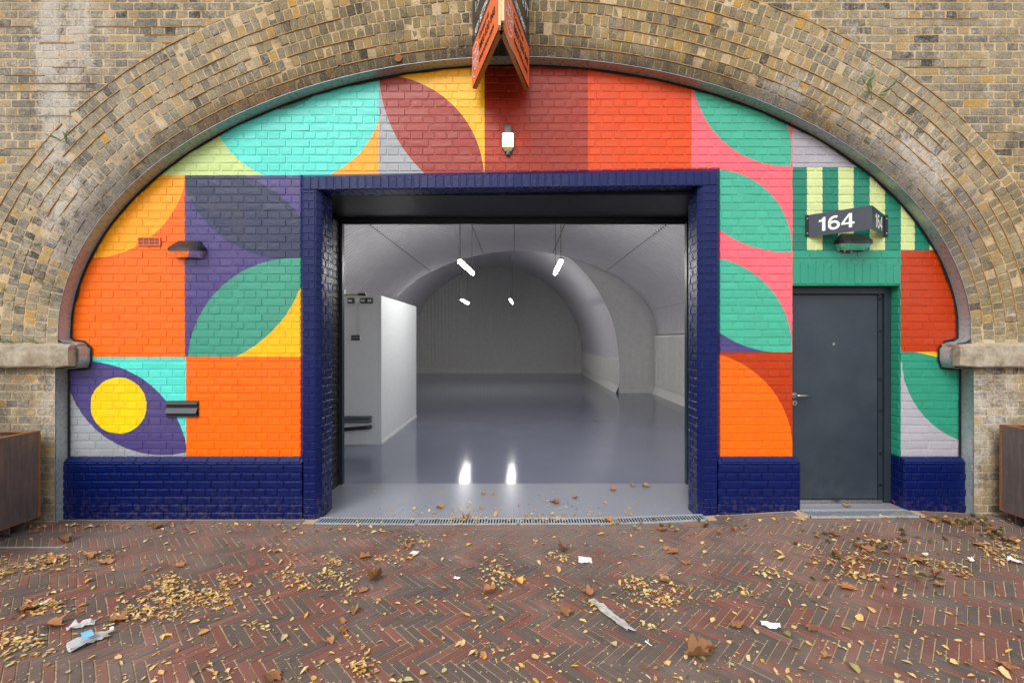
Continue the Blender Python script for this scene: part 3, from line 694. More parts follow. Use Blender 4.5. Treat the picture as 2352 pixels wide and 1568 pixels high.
for (x0, x1) in ((-4.268, OPL+.01), (OPR, 2.64), (3.618, 4.20)):
    x = x0; sp = plane((0, YP, .538), (1, 0, 0), (0, r2, r2))
    while x < x1-.02:
        e = min(x+.225, x1); brick("plinth", [(x+.004, .003), (e-.004, .003), (e-.004, .060), (x+.004, .060)], sp, front=.006, back=.004, bev=.004, jit=.0005); x = e
# return of the right plinth beside the door, and left plinth end
lay_side("plinth", 3.616, -1, YP, .125, .09, .57, ch=.0735, joint=.0105, vbase=.538-.0735*8-.022, front=.004, back=.004, bev=.004)
m = MB(); m.prism([(3.616, 0), (3.75, 0), (3.75, .578), (3.616, .578)], -.001, .13); m.prism([(3.6161, 0), (3.75, 0), (3.75, .537), (3.6161, .537)], YP+.001, -.0015); m.build("plinth_return", M_NAVY, inf)
flush("plinth", "plinth_brick", "plinth_bricks", M_NAVY, inf)
# surround faces, chamfers, jambs
KS = dict(ch=.075, joint=.012, vbase=ZJ, front=.007, back=.004, bev=.005, jit=.0006, tilt=.008, dome=.001)
for k in range(-19, 30):
    a, b = ZJ+k*.075+.005, ZJ+(k+1)*.075-.005
    if b < .02: continue
    a = max(a, .004)
    for (x0, x1, zt) in ((-2.008, -1.902, 3.088), (1.742, 1.862, 3.125)):
        if a > zt-.02: continue
        bb = min(b, zt)
        if x0 < 0 and False: pass
        L = [(x0, x1)] if k % 2 else [(x0, (x0+x1)/2-.005), ((x0+x1)/2+.005, x1)]
        for (s0, s1) in L: brick("surr", [(s0, a), (s1, a), (s1, bb), (s0, bb)], pp, front=.005, back=.004, bev=.004, jit=.0006, tilt=.01)
    w = .056
    zt = 3.088 if True else 0
    if a < 3.07:
        bb = min(b, 3.09)
        cl = plane((-1.90, YP, 0), (r2, r2, 0), (0, 0, 1)); brick("surr", [(.002, a), (w-.002, a), (w-.002, bb), (.002, bb)], cl, front=.004, back=.004, bev=.005)
        cr = plane((1.70, -.005, 0), (.698, -.716, 0), (0, 0, 1)); brick("surr", [(.002, a), (w-.002, a), (w-.002, min(b, 3.125)), (.002, min(b, 3.125))], cr, front=.004, back=.004, bev=.005)
    if a > .56 and b < 3.26:
        c1 = plane((OPL, 0, 0), (r2, -r2, 0), (0, 0, 1)); brick("surr", [(.002, a), (.0616, a), (.0616, b), (.002, b)], c1, front=.004, back=.004, bev=.005)
        c2 = plane((1.864, YP, 0), (r2, r2, 0), (0, 0, 1)); brick("surr", [(.002, a), (.0616, a), (.0616, b), (.002, b)], c2, front=.004, back=.004, bev=.005)
lay_side("surr", -1.86, 1, -.003, .235, 0, 3.09, row0=0, phase=.02, **KS); lay_side("surr", 1.70, -1, -.003, .226, 0, 3.12, row0=0, phase=.01, **KS)
flush("surr", "surround_brick", "surround_bricks", M_NAVY, inf)
lp = plane((-2.011, YP, lz(-2.011)), (cos(sl_), 0, sin(sl_)), (0, 0, 1)); nb = 53; wd = 3.875/nb
for i in range(nb):
    if i == 0 or i == nb-1: pass
    brick("lintel", [(i*wd+.005, .002), ((i+1)*wd-.005, .002), ((i+1)*wd-.005, .120+.01*i/nb), (i*wd+.005, .120+.01*i/nb)], lp, front=.006, back=.004, bev=.004, jit=.0006, tilt=.012)
    lu = plane((-2.011, .131, lz(-2.011)), (cos(sl_), 0, sin(sl_)), (0, -1, 0))
    if 1 < i < nb-3: brick("lintel", [(i*wd+.004, .004), ((i+1)*wd-.004, .004), ((i+1)*wd-.004, .172), (i*wd+.004, .172)], lu, front=.003, back=.004, bev=.004)
flush("lintel", "lintel_brick", "lintel_bricks", M_NAVY, inf)
# black painted lobby walls behind the jambs
m = MB(); m.box(-2.25, -2.085, .235, 1.05, 0, 3.3); m.box(-2.085, -1.87, .2355, .26, 0, 3.2); m.box(2.0, 2.2, .235, 1.05, 0, 3.3); m.box(1.71, 2.0, .2355, .26, 0, 3.2); m.build("lobby_side", M_BLACKP, inf)
lay_side("lobby", -2.085, 1, .262, 1.0, 0, 3.09, **{**KS, 'row0': 1}); lay_side("lobby", 2.0, -1, .262, 1.0, 0, 3.09, **{**KS, 'row0': 1})
flush("lobby", "lobby_brick", "lobby_bricks", M_BLACKP, inf)
# ---- shutter housing
sh = thing("shutter_housing", "black roller shutter housing under the lintel of the wide opening", "shutter")
m = MB(); m.box(-2.1, 2.05, .133, 1.0, 3.095, 3.28); m.build("housing", M_BLACK, sh)
m = MB(); m.box(-2.08, 2.0, .97, 1.0, 3.062, 3.094); m.box(-2.08, 2.0, 1.002, 1.035, 3.035, 3.085); m.build("bottom_rail", M_DKFRAME, sh)
m = MB(); m.box(-2.083, -2.045, .985, 1.05, 0, 3.06); m.build("guide", M_DKFRAME, sh); m = MB(); m.box(1.96, 1.998, .985, 1.05, 0, 3.06); m.build("guide", M_DKFRAME, sh)

# ------------------------------------------------------------------ floors
m = MB(); m.box(-2.09, 2.02, -.018, 1.02, -.1, .004); m.build("threshold_floor", M_THRESH)
tag(bpy.data.objects["threshold_floor"], "light grey painted threshold strip scattered with leaves at the wide opening", kind='structure')
m = MB(); m.box(-5.5, 4.4, 1.021, 18.0, -.1, .002); tag(m.build("interior_floor", M_FLOOR), "glossy blue-grey floor inside the arch", kind='structure')
m = MB(); m.box(2.63, 3.66, -.045, .15, 0, .105); m.box(2.6, 3.65, -.05, .0, -.02, .096); tag(m.build("door_step", M_THRESH), "grey concrete step below the dark door", kind='structure')
# drain grates
def grate(x0, x1, y0, y1, label, group, step=.026, slant=.0):
    cx = (x0+x1)/2; g = thing("drain_grate", label, "drain", (cx, (y0+y1)/2, 0), group)
    zt = lambda x: gz(x, (y0+y1)/2)+.010
    m = MB(); a, b = x0-cx, x1-cx; w = (y1-y0)/2
    for yy in (-w, w-.012): m.add([(a, yy, zt(x0)-.02), (b, yy, zt(x1)-.02), (b, yy+.012, zt(x1)-.02), (a, yy+.012, zt(x0)-.02), (a, yy, zt(x0)), (b, yy, zt(x1)), (b, yy+.012, zt(x1)), (a, yy+.012, zt(x0))], [(4, 5, 6, 7), (0, 1, 5, 4), (2, 3, 7, 6), (1, 2, 6, 5), (3, 0, 4, 7)])
    for xx in (a, b-.008): m.box(xx, xx+.008, -w, w, zt(cx)-.02, zt(xx+cx)+.001)
    m.build("frame", M_GALV, g)
    m = MB(); n = int((x1-x0)/step)
    for i in range(n):
        x = a+.008+(x1-x0-.016)*(i+.5)/n; z = zt(x+cx)-.0015; h = .0050
        m.add([(x-h, -w+.012, z), (x+h, -w+.012, z), (x+h+slant, w-.012, z), (x-h+slant, w-.012, z), (x-h, -w+.012, z-.005), (x+h, -w+.012, z-.005), (x+h+slant, w-.012, z-.005), (x-h+slant, w-.012, z-.005)], [(0, 1, 2, 3), (4, 5, 1, 0), (5, 6, 2, 1), (7, 4, 0, 3)])
    tag(m.build("grate_bars", M_GALV, g), kind='stuff')
    m = MB(); m.add([(a, -w, zt(x0)-.0092), (b, -w, zt(x1)-.0092), (b, w, zt(x1)-.0092), (a, w, zt(x0)-.0092)], [(0, 1, 2, 3)]); m.build("channel_shade", M_DARKPIT, g)  # near-black sheet just under the bars stands for the shade down the drain
gx = [-1.86, -.93, .0, .90, 1.73]
for i, lb in enumerate(("clean grey slotted drain grate at the left end of the wide threshold", "slotted drain grate with brown leaves lying on its right half, left of the middle", "slotted drain grate under the leaf pile, right of the middle of the threshold", "slotted drain grate at the right end of the wide threshold")):
    grate(gx[i]+.002, gx[i+1]-.002, -.158, -.022, lb, "drain grates along the wide threshold")
grate(2.64, 3.63, -.20, -.052, "slotted grate with slanting bars in front of the dark door", None, .021, .02)

# ------------------------------------------------------------------ interior
OUTP = [(4.28, 0), (4.28, 1.82), (4.30, 2.0), (4.2, 2.45), (3.95, 2.85), (3.6, 3.22), (3.2, 3.55), (2.65, 3.85), (2.1, 4.08), (1.54, 4.26), (.8, 4.42), (0, 4.47)]
OUTP = OUTP+[(-x, z) for x, z in OUTP[::-1][1:]]
def ribbed(prof, y0, y1, pitch, amp, name, mat, parent=None):
    m = MB(); y = y0; ys = []; k = 0
    while y < y1:
        ys += [(y, 0), (y+pitch*.35, 0), (y+pitch*.5, amp), (y+pitch*.85, amp)]; y += pitch
    n = len(prof); v = []
    for yy, a in ys:
        for i, (x, z) in enumerate(prof):
            p, q = prof[max(i-1, 0)], prof[min(i+1, n-1)]; L = hypot(q[0]-p[0], q[1]-p[1]); nx, nz = -(q[1]-p[1])/L, (q[0]-p[0])/L
            v.append((x+nx*a, yy, z+nz*a))
    m.add(v, [(j*n+i, j*n+i+1, (j+1)*n+i+1, (j+1)*n+i) for j in range(len(ys)-1) for i in range(n-1)])
    return m.build(name, mat, parent)
up = [p for p in OUTP if p[1] >= 1.82]
# finer arc
def refine(pts, it=2):
    for _ in range(it):
        o = [pts[0]]
        for p, q in zip(pts, pts[1:]): o += [(p[0]*.75+q[0]*.25, p[1]*.75+q[1]*.25), (p[0]*.25+q[0]*.75, p[1]*.25+q[1]*.75)]
        pts = o+[pts[-1]]
    return pts
o = ribbed(refine(up), 1.05, 9.8, .13, .035, "vault_ceiling", M_VAULT); tag(o, "front vault lined with ribbed light grey sheet curving overhead", kind='structure')
pr_ = refine(up)
for fr_ in (.14, .30, .43, .57, .70, .86):
    i = int(len(pr_)*fr_); x_, z_ = pr_[i]; m = MB(); m.box(x_-.012, x_+.012, 1.1, 9.75, z_-.035, z_-.0); tag(m.build("vault_seam", M_SOCK), None, None, None, 'structure')
CXI, CZI, RI = -1.09, .93, 4.24
inn = [(CXI+RI*cos(pi*i/48), CZI+RI*sin(pi*i/48)) for i in range(49)]
o = ribbed(inn, 9.8, 18.0, .16, .02, "rear_vault_ceiling", M_VAULT); tag(o, "narrower rear vault lined with ribbed light grey sheet", kind='structure')
# trim where the rear vault starts
m = MB()
for i in range(48):
    (x0, z0), (x1, z1) = inn[i], inn[i+1]; k0 = 1-.03/RI
    f_ = lambda x, z, k: (CXI+(x-CXI)*k, CZI+(z-CZI)*k)
    a, b, c, d = (x0, z0), (x1, z1), f_(x1, z1, k0), f_(x0, z0, k0)
    m.add([(a[0], 9.77, a[1]), (b[0], 9.77, b[1]), (c[0], 9.77, c[1]), (d[0], 9.77, d[1])], [(0, 1, 2, 3)])
    m.add([(d[0], 9.77, d[1]), (c[0], 9.77, c[1]), (c[0], 9.83, c[1]), (d[0], 9.83, d[1])], [(0, 1, 2, 3)])
tag(m.build("vault_trim", M_WHITE), "thin white trim following the mouth of the rear vault", kind='structure')
# step plate between the two vault widths (right side, and left where it shows)
def xout(z):
    rr = refine(up)
    for p, q in zip(rr, rr[1:]):
        if p[0] > 0 and min(p[1], q[1]) <= z <= max(p[1], q[1]) and p[1] != q[1]: return p[0]+(q[0]-p[0])*(z-p[1])/(q[1]-p[1])
    return 4.28
m = MB(); zs = [i*.06 for i in range(75)]
prev = None
for z in zs:
    xi = CXI+RI if z < CZI else CXI+sqrt(max(0, RI*RI-(z-CZI)**2)); xo = xout(z)+.03 if z > 1.82 else 4.3
    if xo <= xi: break
    if prev: m.add([(prev[1], 9.8, prev[0]), (prev[2], 9.8, prev[0]), (xo, 9.8, z), (xi, 9.8, z)], [(0, 1, 2, 3)])
    prev = (z, xi, xo)
st = tag(m.build("step_wall", M_WHITE), "white flat sheet wall where the vault narrows, right of the rear vault", kind='structure')
m = MB()
for i in range(4): m.box(3.47+i*.19, 3.50+i*.19, 9.78, 9.8, .36, 1.02)
m.build("rib", M_WHITE, st)
m = MB(); m.box(3.16, 4.27, 9.785, 9.799, 1.085, 1.105); m.box(3.16, 4.27, 9.77, 9.799, 0, .10); m.build("trim", M_WHITE, st)
# low ribbed panels on the right
def lowwall(X, y0, y1, h, name, label, pitch=.16):
    r_ = MB(); r_.box(X, X+.04, y0, y1, 0, h); w = tag(r_.build(name, M_WHITE), label, kind='structure')
    m = MB(); y = y0+.1
    while y < y1-.1: m.box(X-.05, X, y, y+.05, .27, h-.07); y += pitch
    tag(m.build("ribs", M_WHITE, w), kind='stuff')
    m = MB(); m.add([(X-.10, y0, .0), (X-.10, y1, .0), (X-.012, y1, .22), (X-.012, y0, .22)], [(0, 1, 2, 3)]); m.build("skirting", M_WHITE, w)
lowwall(4.23, 1.06, 9.79, 1.80, "right_wall", "tall ribbed white side panel at the right behind the opening")
lowwall(3.13, 9.81, 17.9, 1.09, "rear_right_wall", "low ribbed white panelling along the right side of the rear vault")
m = MB(); m.box(-4.3, -4.26, 1.06, 9.8, 0, 1.85); m.box(-5.4, -5.3, 9.8, 18, 0, 1.0); m.box(-5.4, -4.2, 9.79, 9.8, 0, 1.9); tag(m.build("left_wall", M_WHITE), "white side wall at the left of the vault, behind the partition", kind='structure')
# back wall with upright ribs
bw = MB(); bw.prism([(CXI+RI, 0)]+inn+[(CXI-RI, 0)], 17.9, 18.0); bwo = tag(bw.build("back_wall", M_WHITE), "arched end wall clad in upright ribbed grey-white panels", kind='structure')
x = CXI-RI+.1
while x < CXI+RI-.05:
    zt = CZI+sqrt(max(0, RI*RI-(x-CXI)**2))-.12
    if zt > .4: m = MB(); m.box(x, x+.045, 17.79, 17.9, .30, zt); m.build("panel_rib", M_WHITE, bwo)
    x += .172
m = MB(); m.box(CXI-RI, CXI+RI, 17.84, 17.89, 0, .2); m.build("skirting", M_WHITE, bwo)
# inner face of the front wall (seen only from inside)
m = MB(); m.box(-4.6, -2.09, 1.04, 1.06, 0, 5); m.box(2.0, 4.6, 1.04, 1.06, 0, 5); m.box(-2.09, 2.0, 1.04, 1.06, 3.09, 5); tag(m.build("front_wall_lining", M_WHITE), "white lining on the inner side of the front wall", kind='structure')
# partition
PX, PY0, PY1, PZ = -2.196, 3.0, 5.51, 2.385
pt = thing("partition_box", "white plastered free-standing cubicle at the left inside", "partition")
m = MB(); m.box(-4.25, PX, PY0, PY1, .0, PZ); m.build("wall", M_PLASTER, pt)
m = MB(); m.box(-4.25, PX+.004, PY0-.004, PY0, 0, .02); m.box(PX, PX+.012, PY0-.004, PY1, 0, .045); m.build("floor_trim", M_WHITE, pt)
def ip(px, py, Z=7.306): return ((px-1190)/F*Z, CAMZ+(777-py)/F*Z)
YS = PY0
def wallbox(name, label, px0, px1, py0, py1, mat, d=.04, parts=()):
    x0, z1 = ip(px0, py0); x1, z0 = ip(px1, py1); t_ = thing(name, label, "socket" if "box" in name or "switch" in name else "panel", ((x0+x1)/2, YS, z0))
    m = MB(); cx = (x0+x1)/2; m.bevbox(x0-cx, x1-cx, -d, 0, 0, z1-z0, .008); m.build("case", mat, t_)
    for (nm, a, b, c, e, mt) in parts:
        m = MB(); m.box((x0-cx)+(x1-x0)*a, (x0-cx)+(x1-x0)*b, -d-.006, -d, (z1-z0)*c, (z1-z0)*e); m.build(nm, mt, t_)
    return t_
wallbox("switch_box", "grey metal switch box with one wide rocker, furthest left on the partition", 800, 814, 684.5, 697, M_SOCK, .045, (("rocker", .2, .75, .3, .62, M_WHITE),))
wallbox("switch_box", "grey metal double switch box just right of the round white junction cover", 829.5, 842.5, 684.5, 697, M_SOCK, .045, (("rocker", .2, .42, .3, .68, M_WHITE), ("rocker", .52, .76, .3, .68, M_WHITE)))
wallbox("switch_box", "grey metal double switch box nearest the partition corner", 844, 857, 684.5, 697, M_SOCK, .045, (("rocker", .22, .44, .3, .68, M_WHITE), ("rocker", .54, .78, .3, .68, M_WHITE)))
x, z = ip(821.5, 690.5); cd = thing("conduit", "white round junction cover with an upright conduit below it on the partition", "conduit", (x, YS, z))
m = MB(); m.tube([(0, 0, 0), (0, -.035, 0)], .036, 16); m.build("junction_cover", M_WHITE, cd)
m = MB(); m.tube([(.01, -.016, -.02), (.01, -.016, -.56)], .013, 8); m.build("pipe", M_WHITE, cd, True); m = MB(); m.box(-.03, .05, -.02, 0, -.33, -.315); m.build("saddle_clip", M_WHITE, cd)
wallbox("control_panel", "small grey and black fire alarm panel at the foot of the conduit", 810, 832, 769.5, 782, M_WHITE, .06, (("fascia", .0, .88, .45, 1, M_SOCK), ("display", .0, .88, .06, .40, M_BLACK), ("badge", .02, .14, .1, .36, M_ORANGEB)))
m = MB(); m.box(-4.25, PX-.24, PY0+.0, PY0+.03, PZ, PZ+.03); m.box(PX-.38, PX-.26, PY0, PY0+.05, PZ, PZ+.05); tag(m.build("trunking", M_TAN), "cream cable trunking along the top edge of the partition", "trunking")
m = MB(); m.box(-2.98, -2.82, PY0+.02, PY0+.12, PZ+.03, PZ+.11); tr = tag(m.build("vent_grille", M_PLASTER), "small slatted white box standing on top of the partition", "grille")
m = MB()
for i in range(8): m.box(-2.97+i*.016, -2.962+i*.016, PY0+.012, PY0+.02, PZ+.05, PZ+.09)
m.build("slots", M_TAN, tr)
for (py_, lb) in ((957.5, "upper of two grey horizontal pipes at the foot of the partition"), (965.5, "lower of two grey horizontal pipes, just under its twin")):
    x0, z0 = ip(740, py_); x1, z1 = ip(851, py_); m = MB(); m.tube([(x0, YS-.05, z0), (x1-.02, YS-.05, z0), (x1, YS-.04, z0), (x1, YS, z0)], .026, 10); tag(m.build("grey_pipe", M_PIPE, None, True), lb, "pipe", "capped grey pipes on the partition")
x0, z0 = ip(740, 988); x1, z1 = ip(851, 979.5); m = MB(); m.tube([(x0, YS-.07, z0), (x1-.03, YS-.07, z1), (x1, YS-.07, z1), (x1, YS, z1)], .030, 10); m.tube([(x0+.30, YS-.07, z0-.0+.004), (x0+.36, YS-.07, z0+.01)], .04, 10)
tag(m.build("black_pipe", M_BLKPL, None, True), "thick black waste pipe sloping under the grey pipes", "pipe")
# strip lights
def striplight(x1, y1, x2, y2, z, label):
    L = hypot(x2-x1, y2-y1); ang = atan2(y2-y1, x2-x1); t_ = thing("strip_light", label, "light", (x1, y1, z), "hanging strip lights in the vault", ang)
    m = MB(); m.tube([(0, 0, 0), (.03, 0, 0), (L-.03, 0, 0), (L, 0, 0)], [.02, .03, .03, .02], 10); m.build("diffuser", M_TUBE, t_, True)
    m = MB(); m.box(0, L, -.035, .035, .030, .058); m.build("tray", M_SOCK, t_)
    zt = 4.40-z
    for s_ in (.08, L-.12):
        m = MB(); m.tube([(s_, 0, .05), (s_, 0, zt-(.1 if abs(x1) > 1.2 else .03))], .006, 5); m.build("chain", M_SOCK, t_)
    m = MB(); m.tube([(.12, 0, .06), (-.02, 0, .14), (-.05, .0, .22), (.02, 0, .34), (.02, 0, zt-.03)], .006, 5); m.build("flex", M_TAN, t_)
h = 2.96; Z1 = 7.45
striplight(-.963, Z1+CAMY, -.88, Z1+1.45+CAMY, h, "bright strip light on chains, front left of the four in the vault")
striplight(.706, Z1+CAMY, .722, Z1+1.45+CAMY, h, "bright strip light on chains, front right of the four in the vault")
striplight(-1.78, 14.3+CAMY, -1.72, 15.7+CAMY, 2.91, "small distant strip light, rear left of the four in the vault")
striplight(-.25, 14.3+CAMY, -.20, 15.7+CAMY, 2.91, "small distant strip light, rear right of the four in the vault")
m = MB(); m.tube([(-.085, 3.0, 4.40), (-.085, 3.0, 3.0)], .008, 5)
m.build("suspension_rod", M_SOCK); tag(bpy.data.objects["suspension_rod"], "thin rod with fixings hanging in the middle of the vault", "rod")
bpy.data.objects["suspension_rod"].location = (0, 2.6, 0.35)
m = MB(); m.box(.02, .14, 5.0, 5.12, .003, .006); tag(m.build("floor_box", M_STEEL), "small flush metal cover in the glossy floor", "cover"); bpy.data.objects["floor_box"].location = (1.55, .2, 0)

# ------------------------------------------------------------------ the single door
Yd = .131; dr = thing("steel_door", "dark blue-grey flush steel door with lever handle at the right", "door", (3.07, Yd, .12))
def dx(x): return x-3.07
m = MB(); m.bevbox(dx(2.60), dx(3.505), .0, .045, .018, 2.005, .003); m.build("leaf", M_DKMETAL, dr)
fr = MB(); fr.box(dx(2.58), dx(3.615), -.028, .06, 2.012, 2.082); fr.box(dx(3.55), dx(3.615), -.028, .06, .0, 2.011); fr.box(dx(3.508), dx(3.549), -.006, .06, .0, 2.011); fr.build("frame", M_DKFRAME, dr)
m = MB(); m.box(dx(2.6), dx(3.53), -.03, .03, -.012, .0165); m.build("sill", M_STEEL, dr)
for py_ in (687, 760, 870.6, 943, 1040, 1113):
    z = CAMZ+(777-py_)/235.5-.12; m = MB(); m.tube([(dx(3.528), -.012, z), (dx(3.528), -.006, z)], .013, 10); m.build("hinge_bolt", M_BLACK, dr)
hz = CAMZ+(777-907)/235.5-.12; hd = MB(); hx = (1824-1190)/235.5-3.07
hd.tube([(hx, 0, hz), (hx, -.008, hz)], .026, 16); ho = hd.build("handle", M_STEEL, dr); hd = MB(); hd.tube([(hx, -.008, hz), (hx, -.05, hz), (hx+.02, -.055, hz), (hx+.135, -.055, hz)], .0095, 8); hd.build("lever", M_STEEL, ho, True)
lk = MB(); zl = CAMZ+(777-925)/235.5-.12; lk.tube([(hx, 0, zl), (hx, -.01, zl)], .024, 16); lko = lk.build("lock", M_STEEL, dr); lk = MB(); lk.box(hx-.004, hx+.004, -.0125, -.0101, zl-.012, zl+.012); lk.build("keyhole", M_BLACK, lko)
m = MB(); zp = CAMZ+(777-790)/235.5-.12; xp = (1914-1190)/235.5-3.07; m.tube([(xp, 0, zp), (xp, -.006, zp)], .013, 12); m.build("peephole", M_STEEL, dr)

# ------------------------------------------------------------------ things on the painted wall
def wx(px): return (px-1190)/242.7
def wz(py): return CAMZ+(777-py)/242.7
# air brick
x0, x1, z0, z1 = wx(319), wx(371), wz(565), wz(545.5)
vt = thing("air_brick", "small terracotta air vent with horizontal slots in the orange wall", "vent", ((x0+x1)/2, -.004, z0)); w = (x1-x0)/2; h = z1-z0
m = MB(); m.box(-w, w, -.014, 0, 0, .011); m.box(-w, w, -.014, 0, h-.011, h); m.box(-w, -w+.011, -.014, 0, .011, h-.011); m.box(w-.011, w, -.014, 0, .011, h-.011); m.build("frame", M_TERRA, vt)
m = MB(); m.box(-w+.011, w-.011, -.003, 0, .011, h-.011); m.build("back", M_BLACK, vt)
for k in range(1, 5): m = MB(); zz = .008+(h-.016)*k/5; m.box(-w+.011, w-.011, -.012, -.002, zz-.003, zz+.003); m.build("slat", M_TERRA, vt)
m = MB()
for k in range(1, 4): xx = -w+2*w*k/4; m.box(xx-.003, xx+.003, -.011, -.002, .011, h-.011)
m.build("mullion", M_TERRA, vt)
# letter slot
x0, x1, z0, z1 = wx(384.5), wx(457.5), wz(956), wz(920.5); lb = thing("letter_slot", "black hooded metal letter slot left of the orange square", "letter box", ((x0+x1)/2, -.003, z0)); w = (x1-x0)/2; h = z1-z0
m = MB(); m.box(-w, w, -.012, 0, 0, h); m.build("plate", M_BLACK, lb)
m = MB(); m.prism([(0, 0)]*0 or [(-w, h*.08), (w, h*.08), (w, h*.58), (-w, h*.58)], -.013, -.012); n_ = len(m.v)
m = MB(); m.add([(-w+.004, -.014, h*.56), (w-.004, -.014, h*.56), (w-.004, -.04, h*.24), (-w+.004, -.04, h*.24), (-w+.004, -.013, h*.16), (w-.004, -.013, h*.16)], [(0, 3, 2, 1), (3, 4, 5, 2)]); m.build("flap", M_DKFRAME, lb)
m = MB(); m.add([(-w, -.012, h*.98), (w, -.012, h*.98), (w, -.032, h*.80), (-w, -.032, h*.80), (-w, -.012, h*.74), (w, -.012, h*.74)], [(0, 3, 2, 1), (3, 4, 5, 2)]); m.build("hood", M_BLKPL, lb)
m = MB(); m.box(-w, w, -.022, -.012, 0, h*.07); m.build("lip", M_BLKPL, lb)
# wall-pack floodlights
def wallpack(px, pyt, pyb, label, ori):
    xc, zc = wx(px), (wz(pyt)+wz(pyb))/2+.0; t_ = thing("floodlight", label, "wall light", (xc, -.006, zc), "black wedge floodlights on the wall")
    pass
    def ringt(wd, dp, z, tilt, n=14): return [(wd/2*cos(pi-pi*i/(n-1))*-1, -dp*max(0, sin(pi*i/(n-1)))**.55, z+tilt*sin(pi*i/(n-1))) for i in range(n)]
    top_ = ringt(.20, .035, .088, -.004); a = ringt(.31, .14, .022, -.022); b = ringt(.31, .143, -.012, -.022); c = ringt(.24, .04, -.074, 0)
    n = 14
    def loft(r0, r1): return [(i, i+1, n+i+1, n+i) for i in range(n-1)]
    m = MB(); m.add(a+top_, loft(0, 0)); m.add(b+a, loft(0, 0)); m.add(top_+[(0, 0, .088)], [tuple(range(n))]); m.add(c, [tuple(range(n))[::-1]]); m.build("hood", M_BLKPL, t_)
    m = MB(); m.add(c+b, loft(0, 0)); m.build("lens", M_GLASS, t_)
    m = MB(); m.box(-.10, .10, -.03, 0, -.066, .06); m.build("back_box", M_BLACK, t_)
    m = MB(); m.box(-.07, .07, -.09, -.03, -.03, -.018); m.build("reflector", M_STEEL, t_)
    m = MB(); m.tube([(ori*.10, -.158*.62, -.027), (ori*.10, -.17*.62, -.03)], .004, 6); m.build("screw", M_STEEL, t_)
wallpack(437, 555, 596, "black wedge-shaped floodlight between the orange and purple areas", -1)
wallpack(1953, 538, 580, "black wedge-shaped floodlight below the 164 sign", 1)
m = MB(); m.box(wx(1934), wx(1951), -.03, -.006, wz(580), wz(575)); bk = tag(m.build("sensor_bracket", M_BLACK), "tiny black and red bracket just below the right floodlight", "bracket")
m = MB(); m.box(wx(1933), wx(1937), -.032, -.028, wz(580.5), wz(574.5)); m.box(wx(1948), wx(1952), -.032, -.028, wz(580.5), wz(574.5)); m.build("red_cap", M_TERRA, bk)
# bulkhead lamp over the opening
bl = thing("bulkhead_lamp", "small lit bulkhead lamp glowing warm on the dark red bricks", "wall light", (wx(1167), -.006, wz(343)))
m = MB(); m.bevbox(-.036, .036, -.05, 0, .10, .21, .012); m.build("top_housing", M_SOCK, bl)
m = MB(); m.prism([(-.03, -.035), (.03, -.035), (.055, .01), (.056, .125), (-.056, .125), (-.055, .01)], -.03, 0); m.build("body", M_SOCK, bl)
m = MB(); m.bevbox(-.048, .048, -.085, -.028, .012, .118, .018); m.build("diffuser", M_WARM, bl)
m = MB(); m.bevbox(-.053, .053, -.060, -.027, .004, .124, .014); m.build("glow_rim", M_RIM, bl)  # added shell, its amber emission stands in for the lamp's halo
m = MB(); m.tube([(0, -.02, -.03), (0, -.02, -.065)], .02, 10); m.build("cable_gland", M_SOCK, bl)
# ---- 164 sign (two plates meeting in a point)
def text(body, size, mat, name, parent, mw, ext=.0008, off=0.0):
    cu = bpy.data.curves.new(name, 'FONT'); cu.body = body; cu.size = size; cu.extrude = ext; cu.offset = off; cu.materials.append(mat)
    tmp = bpy.data.objects.new(name, cu); COL.objects.link(tmp); dg = bpy.context.evaluated_depsgraph_get(); me = bpy.data.meshes.new_from_object(tmp.evaluated_get(dg))
    bpy.data.objects.remove(tmp); o = bpy.data.objects.new(name, me); COL.objects.link(o); o.parent = parent; o.matrix_local = mw; return o
def numerals(parent, mw, h=.128):
    m = MB()
    def pl(pts, q): m.add([(x*h, y*h, 0) for x, y in pts], q)
    pl([(.20, 0), (.40, 0), (.40, 1), (.27, 1), (.20, .86), (.0, .80), (.0, .66), (.20, .68)], [(0, 1, 2, 3, 4, 7), (4, 5, 6, 7)])
    def band(c, x0=.55):
        v = []
        for (x, y, nx, ny, w) in c: v += [(x0+x-nx*w, y-ny*w), (x0+x+nx*w, y+ny*w)]
        pl(v, [(2*i, 2*i+1, 2*i+3, 2*i+2) for i in range(len(c)-1)])
    band([(.36+.27*cos(2*pi*i/32), .32+.245*sin(2*pi*i/32), cos(2*pi*i/32), sin(2*pi*i/32), .085) for i in range(33)])
    band([(.42+.33*cos(a), .50+.43*sin(a)*.96, cos(a), sin(a), .085) for a in [pi*(1.08-.72*i/16) for i in range(17)]])
    X = 1.34
    pl([(X+.44, 0), (X+.62, 0), (X+.62, 1), (X+.44, 1)], [(0, 1, 2, 3)]); pl([(X, .24), (X+.44, .24), (X+.44, .38), (X, .38)], [(0, 1, 2, 3)]); pl([(X+.62, .24), (X+.76, .24), (X+.76, .38), (X+.62, .38)], [(0, 1, 2, 3)])
    pl([(X, .38), (X+.17, .38), (X+.44, .80), (X+.44, 1)], [(0, 1, 2, 3)])
    o = m.build("numerals", M_INKW, parent); o.matrix_local = mw; return o
from mathutils import Matrix, Vector
def frame(o, u, v, off=0):
    """matrix whose local x=u, y=v, z=normal at o"""
    u = Vector(u).normalized(); v = Vector(v).normalized(); n = u.cross(v); M = Matrix((u, v, n)).transposed().to_4x4(); M.translation = Vector(o)+n*off; return M
sx0, sx1, sxa, sya = 2.742, 3.462, 3.098, -.325; sz0, sz1 = 2.656, 2.864
sg = thing("number_sign", "dark grey V-shaped sign reading 164 on both faces above the door", "sign", (3.1, 0, sz0))
H = sz1-sz0
